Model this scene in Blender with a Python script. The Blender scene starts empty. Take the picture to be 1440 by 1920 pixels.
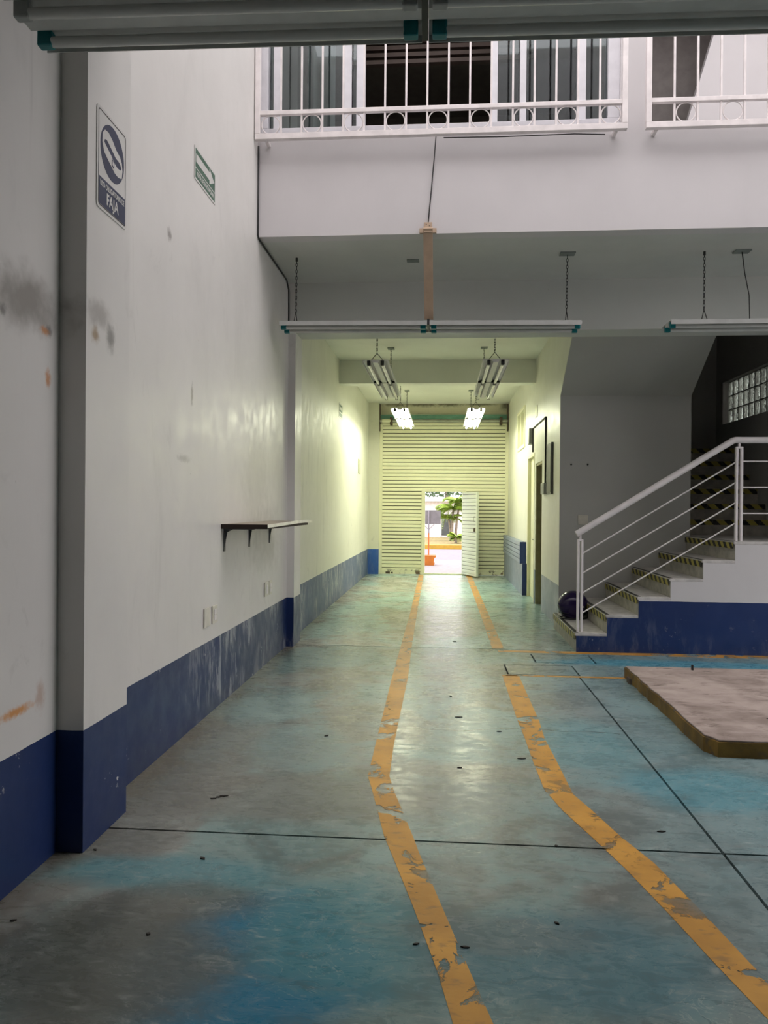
import bpy, math, random
import numpy as np
from math import pi, sin, cos, atan, sqrt, radians
from mathutils import Matrix, Vector
random.seed(7)
S = bpy.context.scene
COL = S.collection

# ------------------------------------------------------------------ camera, sky, exposure
F = 1420.0; H = 1.5
YAW = atan(110 / F); PITCH = -atan(6 / F); ROLL = 0.0083
ROT = Matrix.Rotation(YAW, 3, 'Z') @ Matrix.Rotation(pi / 2 + PITCH, 3, 'X') @ Matrix.Rotation(ROLL, 3, 'Z')
cd = bpy.data.cameras.new('camera'); cam = bpy.data.objects.new('camera', cd); COL.objects.link(cam)
cd.sensor_fit = 'HORIZONTAL'; cd.sensor_width = 36.0; cd.lens = 36.0 * F / 1440.0
cd.clip_start = 0.05; cd.clip_end = 300
cam.matrix_world = Matrix.Translation((0, 0, H)) @ ROT.to_4x4()
S.camera = cam
W = bpy.data.worlds.new('overcast_sky'); S.world = W; W.use_nodes = True
bg = W.node_tree.nodes['Background']
bg.inputs['Color'].default_value = (1.0, 0.955, 0.96, 1); bg.inputs['Strength'].default_value = 3.4
S.view_settings.view_transform = 'Standard'; S.view_settings.look = 'None'
S.view_settings.gamma = 1.0; S.view_settings.use_curve_mapping = False
S.view_settings.exposure = 0.0
TUBE_LIGHT = 62.0

# ------------------------------------------------------------------ pixel helpers (direction only)
def ray(x, y): return ROT @ Vector(((x - 720) / F, -(y - 960) / F, -1.0))
def onZ(x, y, z=0.0): d = ray(x, y); return d * ((z - H) / d.z) + Vector((0, 0, H))
def onX(x, y, X): d = ray(x, y); return d * (X / d.x) + Vector((0, 0, H))
def onY(x, y, Y): d = ray(x, y); return d * (Y / d.y) + Vector((0, 0, H))

# ------------------------------------------------------------------ mesh builder
class MB:
    def __init__(s): s.v = []; s.f = []
    def add(s, vs, fs):
        n = len(s.v); s.v += [tuple(p) for p in vs]; s.f += [tuple(i + n for i in q) for q in fs]; return s
    def box(s, x0, x1, y0, y1, z0, z1):
        vs = [(x, y, z) for z in (z0, z1) for y in (y0, y1) for x in (x0, x1)]
        return s.add(vs, [(0, 2, 3, 1), (4, 5, 7, 6), (0, 1, 5, 4), (2, 6, 7, 3), (0, 4, 6, 2), (1, 3, 7, 5)])
    def prism(s, poly, ax, a, b):
        """poly: 2D points in the two remaining axes (order x,y,z without ax)"""
        def P(q, t):
            return {'X': (t, q[0], q[1]), 'Y': (q[0], t, q[1]), 'Z': (q[0], q[1], t)}[ax]
        n = len(poly)
        vs = [P(q, a) for q in poly] + [P(q, b) for q in poly]
        fs = [tuple(range(n - 1, -1, -1)), tuple(range(n, 2 * n))] + [(i, (i + 1) % n, n + (i + 1) % n, n + i) for i in range(n)]
        ar = sum(poly[i][0] * poly[(i + 1) % n][1] - poly[(i + 1) % n][0] * poly[i][1] for i in range(n))
        sg = (1 if ar > 0 else -1) * (1 if b > a else -1) * (-1 if ax == 'Y' else 1)
        if sg < 0: fs = [tuple(reversed(q)) for q in fs]
        return s.add(vs, fs)
    def tube(s, path, r, n=8, closed=False, caps=True):
        path = [Vector(p) for p in path]; m = len(path); rings = []
        ref = None
        for i, p in enumerate(path):
            if closed: t = path[(i + 1) % m] - path[i - 1]
            else: t = path[min(i + 1, m - 1)] - path[max(i - 1, 0)]
            t.normalize()
            if ref is None:
                ref = Vector((0, 0, 1)) if abs(t.z) < 0.9 else Vector((1, 0, 0))
            u = (ref - t * ref.dot(t)).normalized(); w = t.cross(u); ref = u
            rr = r[i] if isinstance(r, (list, tuple)) else r
            rings.append([p + (u * cos(2 * pi * k / n) + w * sin(2 * pi * k / n)) * rr for k in range(n)])
        vs = [q for R in rings for q in R]; fs = []
        for i in range(m if closed else m - 1):
            a = i * n; b = ((i + 1) % m) * n
            for k in range(n): fs.append((a + k, a + (k + 1) % n, b + (k + 1) % n, b + k))
        if caps and not closed:
            fs.append(tuple(reversed(range(n)))); fs.append(tuple(range((m - 1) * n, m * n)))
        return s.add(vs, fs)
    def lathe(s, prof, n=24, c=(0, 0, 0)):
        vs = [(c[0] + r * cos(2 * pi * k / n), c[1] + r * sin(2 * pi * k / n), c[2] + z) for r, z in prof for k in range(n)]
        fs = []
        for i in range(len(prof) - 1):
            for k in range(n): fs.append((i * n + k, i * n + (k + 1) % n, (i + 1) * n + (k + 1) % n, (i + 1) * n + k))
        fs.append(tuple(reversed(range(n)))); fs.append(tuple(range((len(prof) - 1) * n, len(prof) * n)))
        return s.add(vs, fs)
    def ring(s, c, R, r, axis='Y', n=28, m=6):
        pts = []
        for k in range(n):
            a = 2 * pi * k / n; u, w = R * cos(a), R * sin(a)
            pts.append({'Y': (c[0] + u, c[1], c[2] + w), 'X': (c[0], c[1] + u, c[2] + w), 'Z': (c[0] + u, c[1] + w, c[2])}[axis])
        return s.tube(pts, r, m, closed=True)
    def mesh(s, name, mat, smooth=False):
        me = bpy.data.meshes.new(name); me.from_pydata(s.v, [], s.f); me.update()
        if mat is not None: me.materials.append(mat)
        if smooth:
            for p in me.polygons: p.use_smooth = True
        return me
    def build(s, name, mat, parent=None, smooth=False, bevel=0, origin=None, angle=None):
        """vertices are in the parent's local space; a top-level mesh gets its origin at `origin`"""
        if parent is None and origin is not None:
            o3 = Vector(origin); s.v = [tuple(Vector(p) - o3) for p in s.v]
        me = s.mesh(name, mat, smooth)
        o = bpy.data.objects.new(name, me); COL.objects.link(o)
        if parent is not None: o.parent = parent
        elif origin is not None: o.location = origin
        if bevel:
            b = o.modifiers.new('bevel', 'BEVEL'); b.width = bevel; b.segments = 2; b.limit_method = 'ANGLE'
        if smooth and angle is not None:
            me.set_sharp_from_angle(angle=radians(angle))
        return o

def inst(me, name, parent, loc=(0, 0, 0), rot=None):
    o = bpy.data.objects.new(name, me); COL.objects.link(o); o.parent = parent; o.location = loc
    if rot: o.rotation_euler = rot
    return o
def empty(name, loc=(0, 0, 0), rz=0.0):
    o = bpy.data.objects.new(name, None); COL.objects.link(o); o.location = loc; o.rotation_euler = (0, 0, rz); o.empty_display_size = 0.1
    return o
def tag(o, label, cat, group=None):
    o['label'] = label; o['category'] = cat
    if group: o['group'] = group
    return o
def struct(o, label=None):
    o['kind'] = 'structure'
    if label: o['label'] = label
    return o
def thing(name, label, cat, loc=(0, 0, 0), rz=0.0, group=None):
    return tag(empty(name, loc, rz), label, cat, group)

# ------------------------------------------------------------------ node helper
class NT:
    def __init__(s, name):
        s.m = bpy.data.materials.new(name); s.m.use_nodes = True; s.t = s.m.node_tree
        s.b = s.t.nodes['Principled BSDF']; s.out = s.t.nodes['Material Output']
        s._pos = None
    def n(s, typ, **kw):
        x = s.t.nodes.new(typ)
        for k, v in kw.items(): setattr(x, k, v)
        return x
    def put(s, sock, v):
        if hasattr(v, 'is_output') or isinstance(v, bpy.types.NodeSocket): s.t.links.new(v, sock)
        elif isinstance(v, (tuple, list)) and len(v) == 3 and sock.type == 'RGBA': sock.default_value = (*v, 1)
        else: sock.default_value = v
    def pos(s):
        if s._pos is None: s._pos = s.n('ShaderNodeNewGeometry').outputs['Position']
        return s._pos
    def obj(s): return s.n('ShaderNodeTexCoord').outputs['Object']
    def sep(s, v): x = s.n('ShaderNodeSeparateXYZ'); s.put(x.inputs[0], v); return x.outputs
    def m_(s, op, a, b=0.0, c=0.0, clamp=False):
        x = s.n('ShaderNodeMath', operation=op, use_clamp=clamp)
        s.put(x.inputs[0], a); s.put(x.inputs[1], b); s.put(x.inputs[2], c); return x.outputs[0]
    def vm(s, op, a, b):
        x = s.n('ShaderNodeVectorMath', operation=op); s.put(x.inputs[0], a); s.put(x.inputs[1], b)
        return x.outputs['Value'] if op in ('LENGTH', 'DOT_PRODUCT', 'DISTANCE') else x.outputs[0]
    def noise(s, scale, detail=3, vec=None, rough=0.55, dist=0.0, stretch=None):
        x = s.n('ShaderNodeTexNoise'); v = vec if vec is not None else s.pos()
        if stretch: v = s.vm('MULTIPLY', v, stretch)
        s.put(x.inputs['Vector'], v); x.inputs['Scale'].default_value = scale; x.inputs['Detail'].default_value = detail
        x.inputs['Roughness'].default_value = rough; x.inputs['Distortion'].default_value = dist
        return x.outputs['Fac']
    def rng(s, v, a, b, lo=0.0, hi=1.0, smooth=True):
        x = s.n('ShaderNodeMapRange'); x.interpolation_type = 'SMOOTHSTEP' if smooth else 'LINEAR'
        s.put(x.inputs['Value'], v); x.inputs['From Min'].default_value = a; x.inputs['From Max'].default_value = b
        x.inputs['To Min'].default_value = lo; x.inputs['To Max'].default_value = hi
        return x.outputs['Result']
    def mix(s, f, a, b):
        x = s.n('ShaderNodeMix', data_type='RGBA'); s.put(x.inputs[0], f); s.put(x.inputs[6], a); s.put(x.inputs[7], b); return x.outputs[2]
    def bump(s, h, strength=0.2, dist=0.01):
        x = s.n('ShaderNodeBump'); s.put(x.inputs['Height'], h); x.inputs['Strength'].default_value = strength; x.inputs['Distance'].default_value = dist
        s.t.links.new(x.outputs[0], s.b.inputs['Normal'])
    def set(s, color=None, rough=None, metal=None, spec=None, **kw):
        if color is not None: s.put(s.b.inputs['Base Color'], color)
        if rough is not None: s.put(s.b.inputs['Roughness'], rough)
        if metal is not None: s.put(s.b.inputs['Metallic'], metal)
        if spec is not None: s.put(s.b.inputs['Specular IOR Level'], spec)
        for k, v in kw.items(): s.put(s.b.inputs[k], v)
        return s
    def blob(s, c, r, edge=0.9, nscale=9.0, amp=1.1):
        """soft stain with its own ragged outline at world point c, radii r"""
        d = s.vm('SUBTRACT', s.pos(), tuple(c)); d = s.vm('DIVIDE', d, tuple(r))
        l = s.vm('LENGTH', d, (0, 0, 0))
        l = s.m_('ADD', l, s.m_('MULTIPLY', s.m_('SUBTRACT', s.noise(nscale, 4), 0.5), amp * 2))
        return s.rng(l, 1.0 + edge * 0.5, 1.0 - edge * 0.5)

def plain(name, color, rough=0.5, metal=0.0, var=0.06, nscale=9.0, spec=0.5, bump=0.0):
    t = NT(name); nz = t.noise(nscale, 4)
    dark = tuple(c * (1 - var * 2) for c in color); lite = tuple(min(1, c * (1 + var)) for c in color)
    t.set(t.mix(t.rng(nz, 0.3, 0.7), dark, lite), rough, metal, spec)
    if bump: t.bump(t.noise(nscale * 6, 3), bump, 0.004)
    return t.m

# ------------------------------------------------------------------ materials
WHITE = (0.71, 0.69, 0.665); BLUE = (0.012, 0.030, 0.115)
def wall_paint(name, white=WHITE, blue=BLUE, zd=0.53, scuff=0.35, stains=(), rough=0.42, grime=0.3, dado=True, worn_from=None):
    t = NT(name); p = t.pos(); z = t.sep(p)[2]
    n1 = t.noise(1.3, 4); n2 = t.noise(7, 5)
    c = t.mix(t.rng(n1, 0.25, 0.75), tuple(w * 0.93 for w in white), white)
    # rubbed and smeared patches
    sm = t.rng(t.noise(2.2, 5, stretch=(1, 1, 0.35), rough=0.62, dist=0.6), 0.56, 0.78)
    c = t.mix(t.m_('MULTIPLY', sm, grime), c, tuple(w * 0.62 for w in white))
    run = t.rng(t.noise(9, 3, stretch=(1, 1, 0.06)), 0.6, 0.8)
    run = t.m_('MULTIPLY', run, t.rng(t.noise(0.8, 3), 0.45, 0.65))
    c = t.mix(t.m_('MULTIPLY', run, grime), c, (0.36, 0.34, 0.32))
    br = t.m_('MULTIPLY', t.rng(t.noise(5, 6, stretch=(1, 1, 0.5), rough=0.7, dist=1.5), 0.57, 0.68), t.rng(t.noise(0.9, 3, rough=0.6), 0.48, 0.62))
    c = t.mix(t.m_('MULTIPLY', br, grime * 0.8), c, (0.40, 0.385, 0.36))
    sp = t.rng(t.noise(26, 2), 0.79, 0.82)
    c = t.mix(t.m_('MULTIPLY', sp, 0.5), c, (0.2, 0.17, 0.15))
    for (cc, rr, col, st) in stains:
        c = t.mix(t.m_('MULTIPLY', t.blob(cc, rr, edge=1.5, nscale=max(9.0, 0.8 / min(rr[1], rr[2])), amp=0.9), st), c, col)
    r = t.rng(n2, 0.3, 0.7, rough - 0.06, rough + 0.08)
    if dado:
        bl = t.mix(t.rng(n1, 0.3, 0.7), tuple(b * 0.85 for b in blue), blue)
        st1 = t.rng(t.noise(10, 6, stretch=(1, 1, 0.25), rough=0.72, dist=0.4), 0.47, 0.60)
        st2 = t.rng(t.noise(1.1, 4), 0.42, 0.58)
        if worn_from is not None: st2 = t.m_('MULTIPLY', st2, t.rng(t.m_('ADD', t.sep(p)[1], n1), worn_from, worn_from + 1.6))
        bl = t.mix(t.m_('MULTIPLY', t.m_('MULTIPLY', st1, st2), scuff), bl, (0.42, 0.44, 0.48))
        chip = t.m_('MULTIPLY', t.rng(t.noise(13, 5, rough=0.75), 0.62, 0.64), t.rng(t.noise(1.7, 3), 0.56, 0.62))
        bl = t.mix(t.m_('MULTIPLY', chip, min(1, scuff * 2.5)), bl, (0.55, 0.55, 0.55))
        c = t.mix(t.m_('LESS_THAN', t.m_('ADD', z, t.m_('MULTIPLY', t.m_('SUBTRACT', n2, 0.5), 0.006)), zd), c, bl)
    t.set(c, r, spec=0.45)
    t.bump(t.m_('ADD', t.m_('ADD', n1, t.m_('MULTIPLY', n2, 0.25)), t.m_('MULTIPLY', t.noise(16, 4, stretch=(1, 1, 0.12), rough=0.6), 0.25)), 0.13, 0.02)
    return t.m
def stain(px, X, ry, rz, col=(0.12, 0.11, 0.1), st=0.7):
    q = onX(px[0], px[1], X); return ((q.x, q.y, q.z), (0.4, ry, rz), col, st)
NB = [stain((45, 560), -1.66, 0.20, 0.10, (0.20, 0.18, 0.155), 0.75), stain((92, 620), -1.66, 0.02, 0.02), stain((5, 578), -1.66, 0.02, 0.02),
      stain((90, 710), -1.66, 0.018, 0.03, (0.55, 0.22, 0.06), 0.8), stain((84, 620), -1.66, 0.03, 0.015, (0.55, 0.22, 0.06), 0.8),
      stain((185, 590), -1.54, 0.10, 0.05, (0.28, 0.26, 0.24), 0.6), stain((207, 635), -1.54, 0.035, 0.05), stain((179, 628), -1.54, 0.03, 0.03, (0.3, 0.2, 0.1), 0.8),
      stain((30, 1335), -1.66, 0.10, 0.016, (0.62, 0.26, 0.05), 0.9), stain((75, 1305), -1.66, 0.03, 0.05, (0.45, 0.28, 0.2), 0.6),
      stain((318, 440), -1.68, 0.03, 0.03, (0.2, 0.18, 0.16), 0.8), stain((360, 740), -1.68, 0.02, 0.06, (0.2, 0.18, 0.16), 0.7),
      stain((158, 1565), -1.54, 0.012, 0.10, (0.6, 0.6, 0.6), 0.9), stain((345, 860), -1.68, 0.10, 0.02, (0.3, 0.29, 0.27), 0.5),
      stain((480, 900), -1.68, 0.35, 0.5, (0.42, 0.41, 0.37), 0.35), stain((500, 1010), -1.68, 0.5, 0.25, (0.36, 0.36, 0.33), 0.4)]
M = {}
M['wall_hall'] = wall_paint('wall_paint_hall', stains=NB, scuff=0.6, rough=0.39, worn_from=4.8)
M['wall_corr'] = wall_paint('wall_paint_corridor', white=(0.80, 0.79, 0.70), zd=0.575, scuff=0.85, blue=(0.075, 0.11, 0.21), grime=0.45, rough=0.52)
M['wall_corr_r'] = wall_paint('wall_paint_corridor_right', white=(0.80, 0.79, 0.70), zd=0.54, scuff=0.5, blue=(0.21, 0.25, 0.34), grime=0.15, rough=0.4)
M['wall_stub'] = wall_paint('wall_paint_stub', white=(0.70, 0.69, 0.58), zd=0.575, scuff=0.1, blue=(0.03, 0.10, 0.36), grime=0.5)
M['wall_stair'] = wall_paint('wall_paint_stair', white=(0.66, 0.645, 0.65), zd=0.55, scuff=0.12, blue=(0.012, 0.034, 0.13), grime=0.08)
M['wall_plain'] = wall_paint('wall_paint_plain', white=(0.665, 0.64, 0.648), dado=False, grime=0.05, rough=0.5)
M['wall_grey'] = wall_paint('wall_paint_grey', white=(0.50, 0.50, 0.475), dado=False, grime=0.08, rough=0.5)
M['ceil'] = wall_paint('ceiling_paint', white=(0.62, 0.63, 0.60), dado=False, grime=0.05, rough=0.55)
M['ceil_corr'] = wall_paint('ceiling_paint_corridor', white=(0.88, 0.88, 0.80), dado=False, grime=0.10, rough=0.55)
M['lintel'] = wall_paint('lintel_paint', white=(0.66, 0.62, 0.47), dado=False, grime=0.9, rough=0.6,
                         stains=[((x, 17.4, 3.92), (rx, 0.5, rz), (0.10, 0.09, 0.06), 0.85) for x, rx, rz in ((-0.45, 0.35, 0.05), (0.15, 0.25, 0.05), (0.85, 0.3, 0.04), (-1.1, 0.25, 0.05), (1.4, 0.1, 0.1))])

# painted concrete floor
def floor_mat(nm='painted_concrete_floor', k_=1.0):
    t = NT(nm); p = t.pos(); sx = t.sep(p)
    n1 = t.noise(0.55, 5, dist=0.8); n2 = t.noise(2.1, 6, dist=1.0, rough=0.62); n3 = t.noise(19, 6, stretch=(0.4, 1.0, 1), rough=0.72, dist=1.0)
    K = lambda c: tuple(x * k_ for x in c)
    grey = t.mix(t.rng(n2, 0.3, 0.7), K((0.18, 0.185, 0.162)), K((0.29, 0.295, 0.262)))
    teal = t.mix(t.rng(n2, 0.3, 0.7), K((0.15, 0.23, 0.222)), K((0.25, 0.355, 0.33)))
    mask = t.rng(t.m_('ADD', n1, t.m_('MULTIPLY', t.m_('SUBTRACT', n2, 0.5), 0.5)), 0.40, 0.58)
    c = t.mix(mask, grey, teal)
    right = t.rng(t.m_('ADD', sx[0], t.m_('MULTIPLY', n1, 0.9)), 0.9, 1.8)
    blue = t.mix(t.rng(n2, 0.3, 0.7), (0.13, 0.225, 0.245), (0.20, 0.32, 0.345))
    c = t.mix(t.m_('MULTIPLY', right, 0.75), c, blue)
    # unworn coat of blue
    def B(px, r, col, st, e=0.7):
        nonlocal c
        q = onZ(*px); c = t.mix(t.m_('MULTIPLY', t.blob(tuple(q), (r[0], r[1], 1), e, 2.5, 0.45), st), c, col)
    B((470, 1800), (0.40, 0.40), (0.012, 0.175, 0.29), 1.0, 0.45)
    B((330, 1640), (0.45, 0.16), (0.10, 0.27, 0.30), 0.8)
    B((640, 1750), (0.35, 0.35), (0.07, 0.235, 0.27), 0.8)
    B((180, 1800), (0.45, 0.35), (0.10, 0.108, 0.09), 0.9)
    B((330, 1690), (0.30, 0.16), (0.11, 0.118, 0.10), 0.7)
    B((1060, 1800), (0.5, 0.3), (0.09, 0.20, 0.235), 0.8)
    B((520, 1490), (0.9, 0.35), (0.19, 0.19, 0.165), 0.8)
    B((350, 1400), (0.55, 0.7), (0.185, 0.185, 0.16), 0.75)
    B((830, 1490), (0.45, 0.3), (0.20, 0.19, 0.18), 0.55)
    B((560, 1400), (0.30, 0.45), (0.19, 0.30, 0.29), 0.5)
    B((1100, 1400), (0.30, 0.6), (0.15, 0.32, 0.345), 0.6)
    B((1330, 1480), (0.45, 0.3), (0.10, 0.30, 0.36), 0.7)
    B((1250, 1245), (1.3, 0.16), (0.08, 0.30, 0.40), 0.85)
    B((900, 1750), (0.35, 0.12), (0.17, 0.165, 0.15), 0.4)
    # hairline crack across the bay
    ck = t.m_('ABSOLUTE', t.m_('SUBTRACT', sx[1], t.m_('ADD', 5.02, t.m_('MULTIPLY', t.noise(1.1, 4, rough=0.6), 0.35))))
    ck = t.m_('MULTIPLY', t.rng(ck, 0.006, 0.003), t.m_('LESS_THAN', t.m_('ABSOLUTE', t.m_('SUBTRACT', sx[0], 0.0)), 1.2))
    # trowel swirls, scratches
    sc = t.rng(n3, 0.54, 0.70)
    c = t.mix(t.m_('MULTIPLY', sc, 0.35), c, (0.50, 0.53, 0.49))
    c = t.mix(t.m_('MULTIPLY', t.rng(n3, 0.46, 0.30), 0.28), c, (0.10, 0.10, 0.09))
    n5 = t.noise(6.5, 5, stretch=(0.3, 1.2, 1), rough=0.66, dist=0.6)
    c = t.mix(t.m_('MULTIPLY', t.rng(n5, 0.55, 0.75), 0.40), c, (0.13, 0.125, 0.11))
    n6 = t.noise(6.5, 3, stretch=(0.7, 1.2, 1), dist=3.0)
    thin = t.rng(t.m_('ABSOLUTE', t.m_('SUBTRACT', n6, 0.5)), 0.016, 0.004)
    c = t.mix(t.m_('MULTIPLY', t.m_('MULTIPLY', thin, t.rng(n2, 0.4, 0.6)), 0.30), c, (0.55, 0.57, 0.53))
    # dirt gathered along the left wall foot
    ed = t.rng(t.m_('ADD', sx[0], t.m_('MULTIPLY', n2, 0.25)), -1.30, -1.55)
    c = t.mix(t.m_('MULTIPLY', ed, 0.55), c, (0.15, 0.115, 0.07))
    c = t.mix(ck, c, (0.02, 0.02, 0.018))
    t.set(c, t.rng(t.m_('ADD', n3, t.m_('MULTIPLY', n2, 0.4)), 0.5, 1.0, 0.22, 0.42), spec=0.42)
    t.bump(t.m_('ADD', t.m_('MULTIPLY', n3, 0.6), n2), 0.10, 0.012)
    return t.m
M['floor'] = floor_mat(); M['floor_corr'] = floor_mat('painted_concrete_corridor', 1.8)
M['joint'] = plain('dark_joint', (0.022, 0.02, 0.018), 0.9)
def line_mat():
    t = NT('worn_yellow_paint'); n1 = t.noise(5, 6, rough=0.7, dist=0.6); n2 = t.noise(24, 4, stretch=(0.5, 1, 1))
    c = t.mix(t.rng(t.noise(3, 4), 0.35, 0.65), (0.50, 0.25, 0.045), (0.66, 0.34, 0.06))
    crk = t.rng(n2, 0.45, 0.30); c = t.mix(t.m_('MULTIPLY', crk, 0.5), c, (0.2, 0.13, 0.06))
    t.set(c, 0.45); t.bump(n2, 0.2, 0.006)
    wear = t.m_('MULTIPLY', t.rng(n1, 0.555, 0.575), t.rng(t.noise(0.9, 2), 0.34, 0.48))
    tr = t.n('ShaderNodeBsdfTransparent'); mx = t.n('ShaderNodeMixShader')
    t.t.links.new(wear, mx.inputs[0]); t.t.links.new(t.b.outputs[0], mx.inputs[1]); t.t.links.new(tr.outputs[0], mx.inputs[2])
    t.t.links.new(mx.outputs[0], t.out.inputs[0]); return t.m
M['line'] = line_mat()

M['white_metal'] = plain('white_enamel', (0.78, 0.74, 0.74), 0.38, var=0.03)
M['grille'] = plain('white_grille_paint', (0.80, 0.745, 0.74), 0.4, var=0.05)
M['alu'] = plain('white_aluminium', (0.74, 0.73, 0.77), 0.3, var=0.03)
M['pan'] = plain('lamp_enamel', (0.50, 0.51, 0.49), 0.4, var=0.04)
M['tube_off'] = plain('unlit_tube_glass', (0.62, 0.62, 0.60), 0.2, var=0.02)
t = NT('lit_tube'); t.set((0.9, 0.9, 0.85), 0.3); t.put(t.b.inputs['Emission Color'], (0.97, 1.0, 0.72)); t.b.inputs['Emission Strength'].default_value = TUBE_LIGHT; M['tube_on'] = t.m
M['teal'] = plain('teal_socket', (0.0, 0.16, 0.18), 0.4)
M['black'] = plain('black_plastic', (0.02, 0.02, 0.02), 0.5)
M['grey_plastic'] = plain('grey_plastic', (0.33, 0.34, 0.33), 0.5)
M['chain'] = plain('dark_chain', (0.05, 0.05, 0.048), 0.5, 0.6)
M['plate'] = plain('plate_grey', (0.21, 0.24, 0.225), 0.6)
M['cable'] = plain('cable_black', (0.04, 0.04, 0.04), 0.6)
M['duct'] = plain('beige_duct', (0.52, 0.38, 0.27), 0.5, var=0.05)
def slat_mat(name, col, rust=0.0):
    t = NT(name); n1 = t.noise(2.5, 3); c = t.mix(t.rng(n1, 0.3, 0.7), tuple(x * 0.95 for x in col), col)
    gm = t.rng(t.noise(1.2, 4), 0.55, 0.7); c = t.mix(t.m_('MULTIPLY', gm, 0.12), c, tuple(x * 0.75 for x in col))
    if rust:
        z = t.sep(t.pos())[2]; rs = t.m_('MULTIPLY', t.rng(t.noise(9, 5), 0.52, 0.6), t.rng(z, 0.16, 0.04)); c = t.mix(rs, c, (0.10, 0.06, 0.03))
    t.set(c, 0.45); return t.m
M['slat'] = slat_mat('cream_shutter_slat', (0.88, 0.86, 0.62), 1)
M['slat_door'] = slat_mat('pale_door_slat', (0.66, 0.70, 0.58))
M['cream'] = slat_mat('cream_enamel', (0.82, 0.80, 0.58))
M['slit_shade'] = plain('dark_slit_shade', (0.11, 0.10, 0.065), 0.7)  # dark tone painting the shade in the shutter slits
M['teal_steel'] = plain('teal_steel', (0.14, 0.32, 0.25), 0.5)
M['steel'] = plain('steel_pipe', (0.42, 0.42, 0.36), 0.35, 0.7)
M['rust'] = plain('rusty_steel', (0.10, 0.07, 0.045), 0.8)
M['navy'] = plain('navy_paint', (0.012, 0.035, 0.17), 0.45)
M['bluegrey'] = plain('blue_grey_paint', (0.24, 0.28, 0.38), 0.4)
M['olive'] = plain('olive_jamb', (0.38, 0.33, 0.18), 0.6)
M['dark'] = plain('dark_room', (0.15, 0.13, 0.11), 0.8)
M['dark_panel'] = plain('dark_grey_panel', (0.10, 0.105, 0.095), 0.5)
M['tread'] = plain('pale_stone_tread', (0.55, 0.53, 0.51), 0.5, var=0.1, nscale=14)
M['riser'] = plain('stone_riser', (0.42, 0.40, 0.35), 0.55, var=0.12, nscale=10)
def hazard(ax):
    t = NT('hazard_tape_' + ax); s_ = t.sep(t.pos()); a = s_[1] if ax == 'Y' else s_[0]
    v = t.m_('ADD', a, t.m_('MULTIPLY', s_[2], -1.0 if ax == 'Y' else 1.0))
    fr = t.m_('FRACT', t.m_('DIVIDE', t.m_('ADD', v, 20.0), 0.165 if ax == 'Y' else 0.19)); k = t.m_('GREATER_THAN', fr, 0.48)
    c = t.mix(k, (0.012, 0.012, 0.011), (0.42, 0.36, 0.07)); c = t.mix(t.m_('MULTIPLY', t.rng(t.noise(30, 4), 0.5, 0.7), 0.3), c, (0.25, 0.23, 0.2))
    t.set(c, 0.5); return t.m
M['hazY'] = hazard('Y'); M['hazX'] = hazard('X')
M['hel'] = plain('purple_gloss', (0.016, 0.006, 0.055), 0.12, var=0.02)
M['visor'] = plain('black_gloss', (0.008, 0.008, 0.01), 0.1)
t = NT('platform_concrete'); n1 = t.noise(2.5, 5, dist=0.8); n2 = t.noise(12, 5, stretch=(0.4, 1, 1), rough=0.7)
c = t.mix(t.rng(n1, 0.3, 0.7), (0.24, 0.185, 0.16), (0.42, 0.34, 0.305)); c = t.mix(t.m_('MULTIPLY', t.rng(n2, 0.5, 0.7), 0.4), c, (0.50, 0.42, 0.38))
c = t.mix(t.m_('MULTIPLY', t.rng(n2, 0.46, 0.30), 0.8), c, (0.13, 0.095, 0.08)); t.set(c, 0.8); t.bump(n2, 0.4, 0.01); M['platform'] = t.m
t = NT('platform_edge_paint'); n1 = t.noise(4, 5); x_ = t.sep(t.pos())
c = t.mix(t.rng(n1, 0.35, 0.65), (0.15, 0.085, 0.015), (0.27, 0.155, 0.025)); c = t.mix(t.m_('MULTIPLY', t.rng(t.noise(9, 5), 0.54, 0.7), 0.8), c, (0.09, 0.07, 0.05)); t.set(c, 0.75); t.bump(n1, 0.4, 0.02); M['platform_edge'] = t.m
M['shelf_top'] = plain('brown_laminate', (0.26, 0.19, 0.14), 0.3)
M['shelf_edge'] = plain('chipboard_edge', (0.025, 0.014, 0.010), 0.8)
M['shelf_band'] = plain('cream_edge_band', (0.86, 0.84, 0.72), 0.35)
M['bracket'] = plain('grey_bracket', (0.10, 0.105, 0.11), 0.5, 0.4)
M['socket_plate'] = plain('ivory_plastic', (0.66, 0.63, 0.55), 0.35)
M['sign_white'] = plain('sign_white', (0.62, 0.61, 0.585), 0.35, var=0.02)
M['sign_black'] = plain('sign_black', (0.02, 0.02, 0.02), 0.4)
M['sign_blue'] = plain('sign_blue', (0.022, 0.032, 0.075), 0.4)
M['sign_green'] = plain('sign_green', (0.045, 0.12, 0.075), 0.4)
M['sign_rim'] = plain('sign_rim_grey', (0.36, 0.34, 0.33), 0.5)
t = NT('pane_glass'); fr = t.n('ShaderNodeFresnel'); fr.inputs['IOR'].default_value = 1.55
tr = t.n('ShaderNodeBsdfTransparent'); tr.inputs['Color'].default_value = (0.72, 0.78, 0.77, 1); gl = t.n('ShaderNodeBsdfGlossy'); gl.inputs['Roughness'].default_value = 0.03
gl.inputs['Color'].default_value = (0.95, 0.97, 1.0, 1); mx = t.n('ShaderNodeMixShader')
t.t.links.new(fr.outputs[0], mx.inputs[0]); t.t.links.new(tr.outputs[0], mx.inputs[1]); t.t.links.new(gl.outputs[0], mx.inputs[2]); t.t.links.new(mx.outputs[0], t.out.inputs[0]); M['glass'] = t.m
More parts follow.
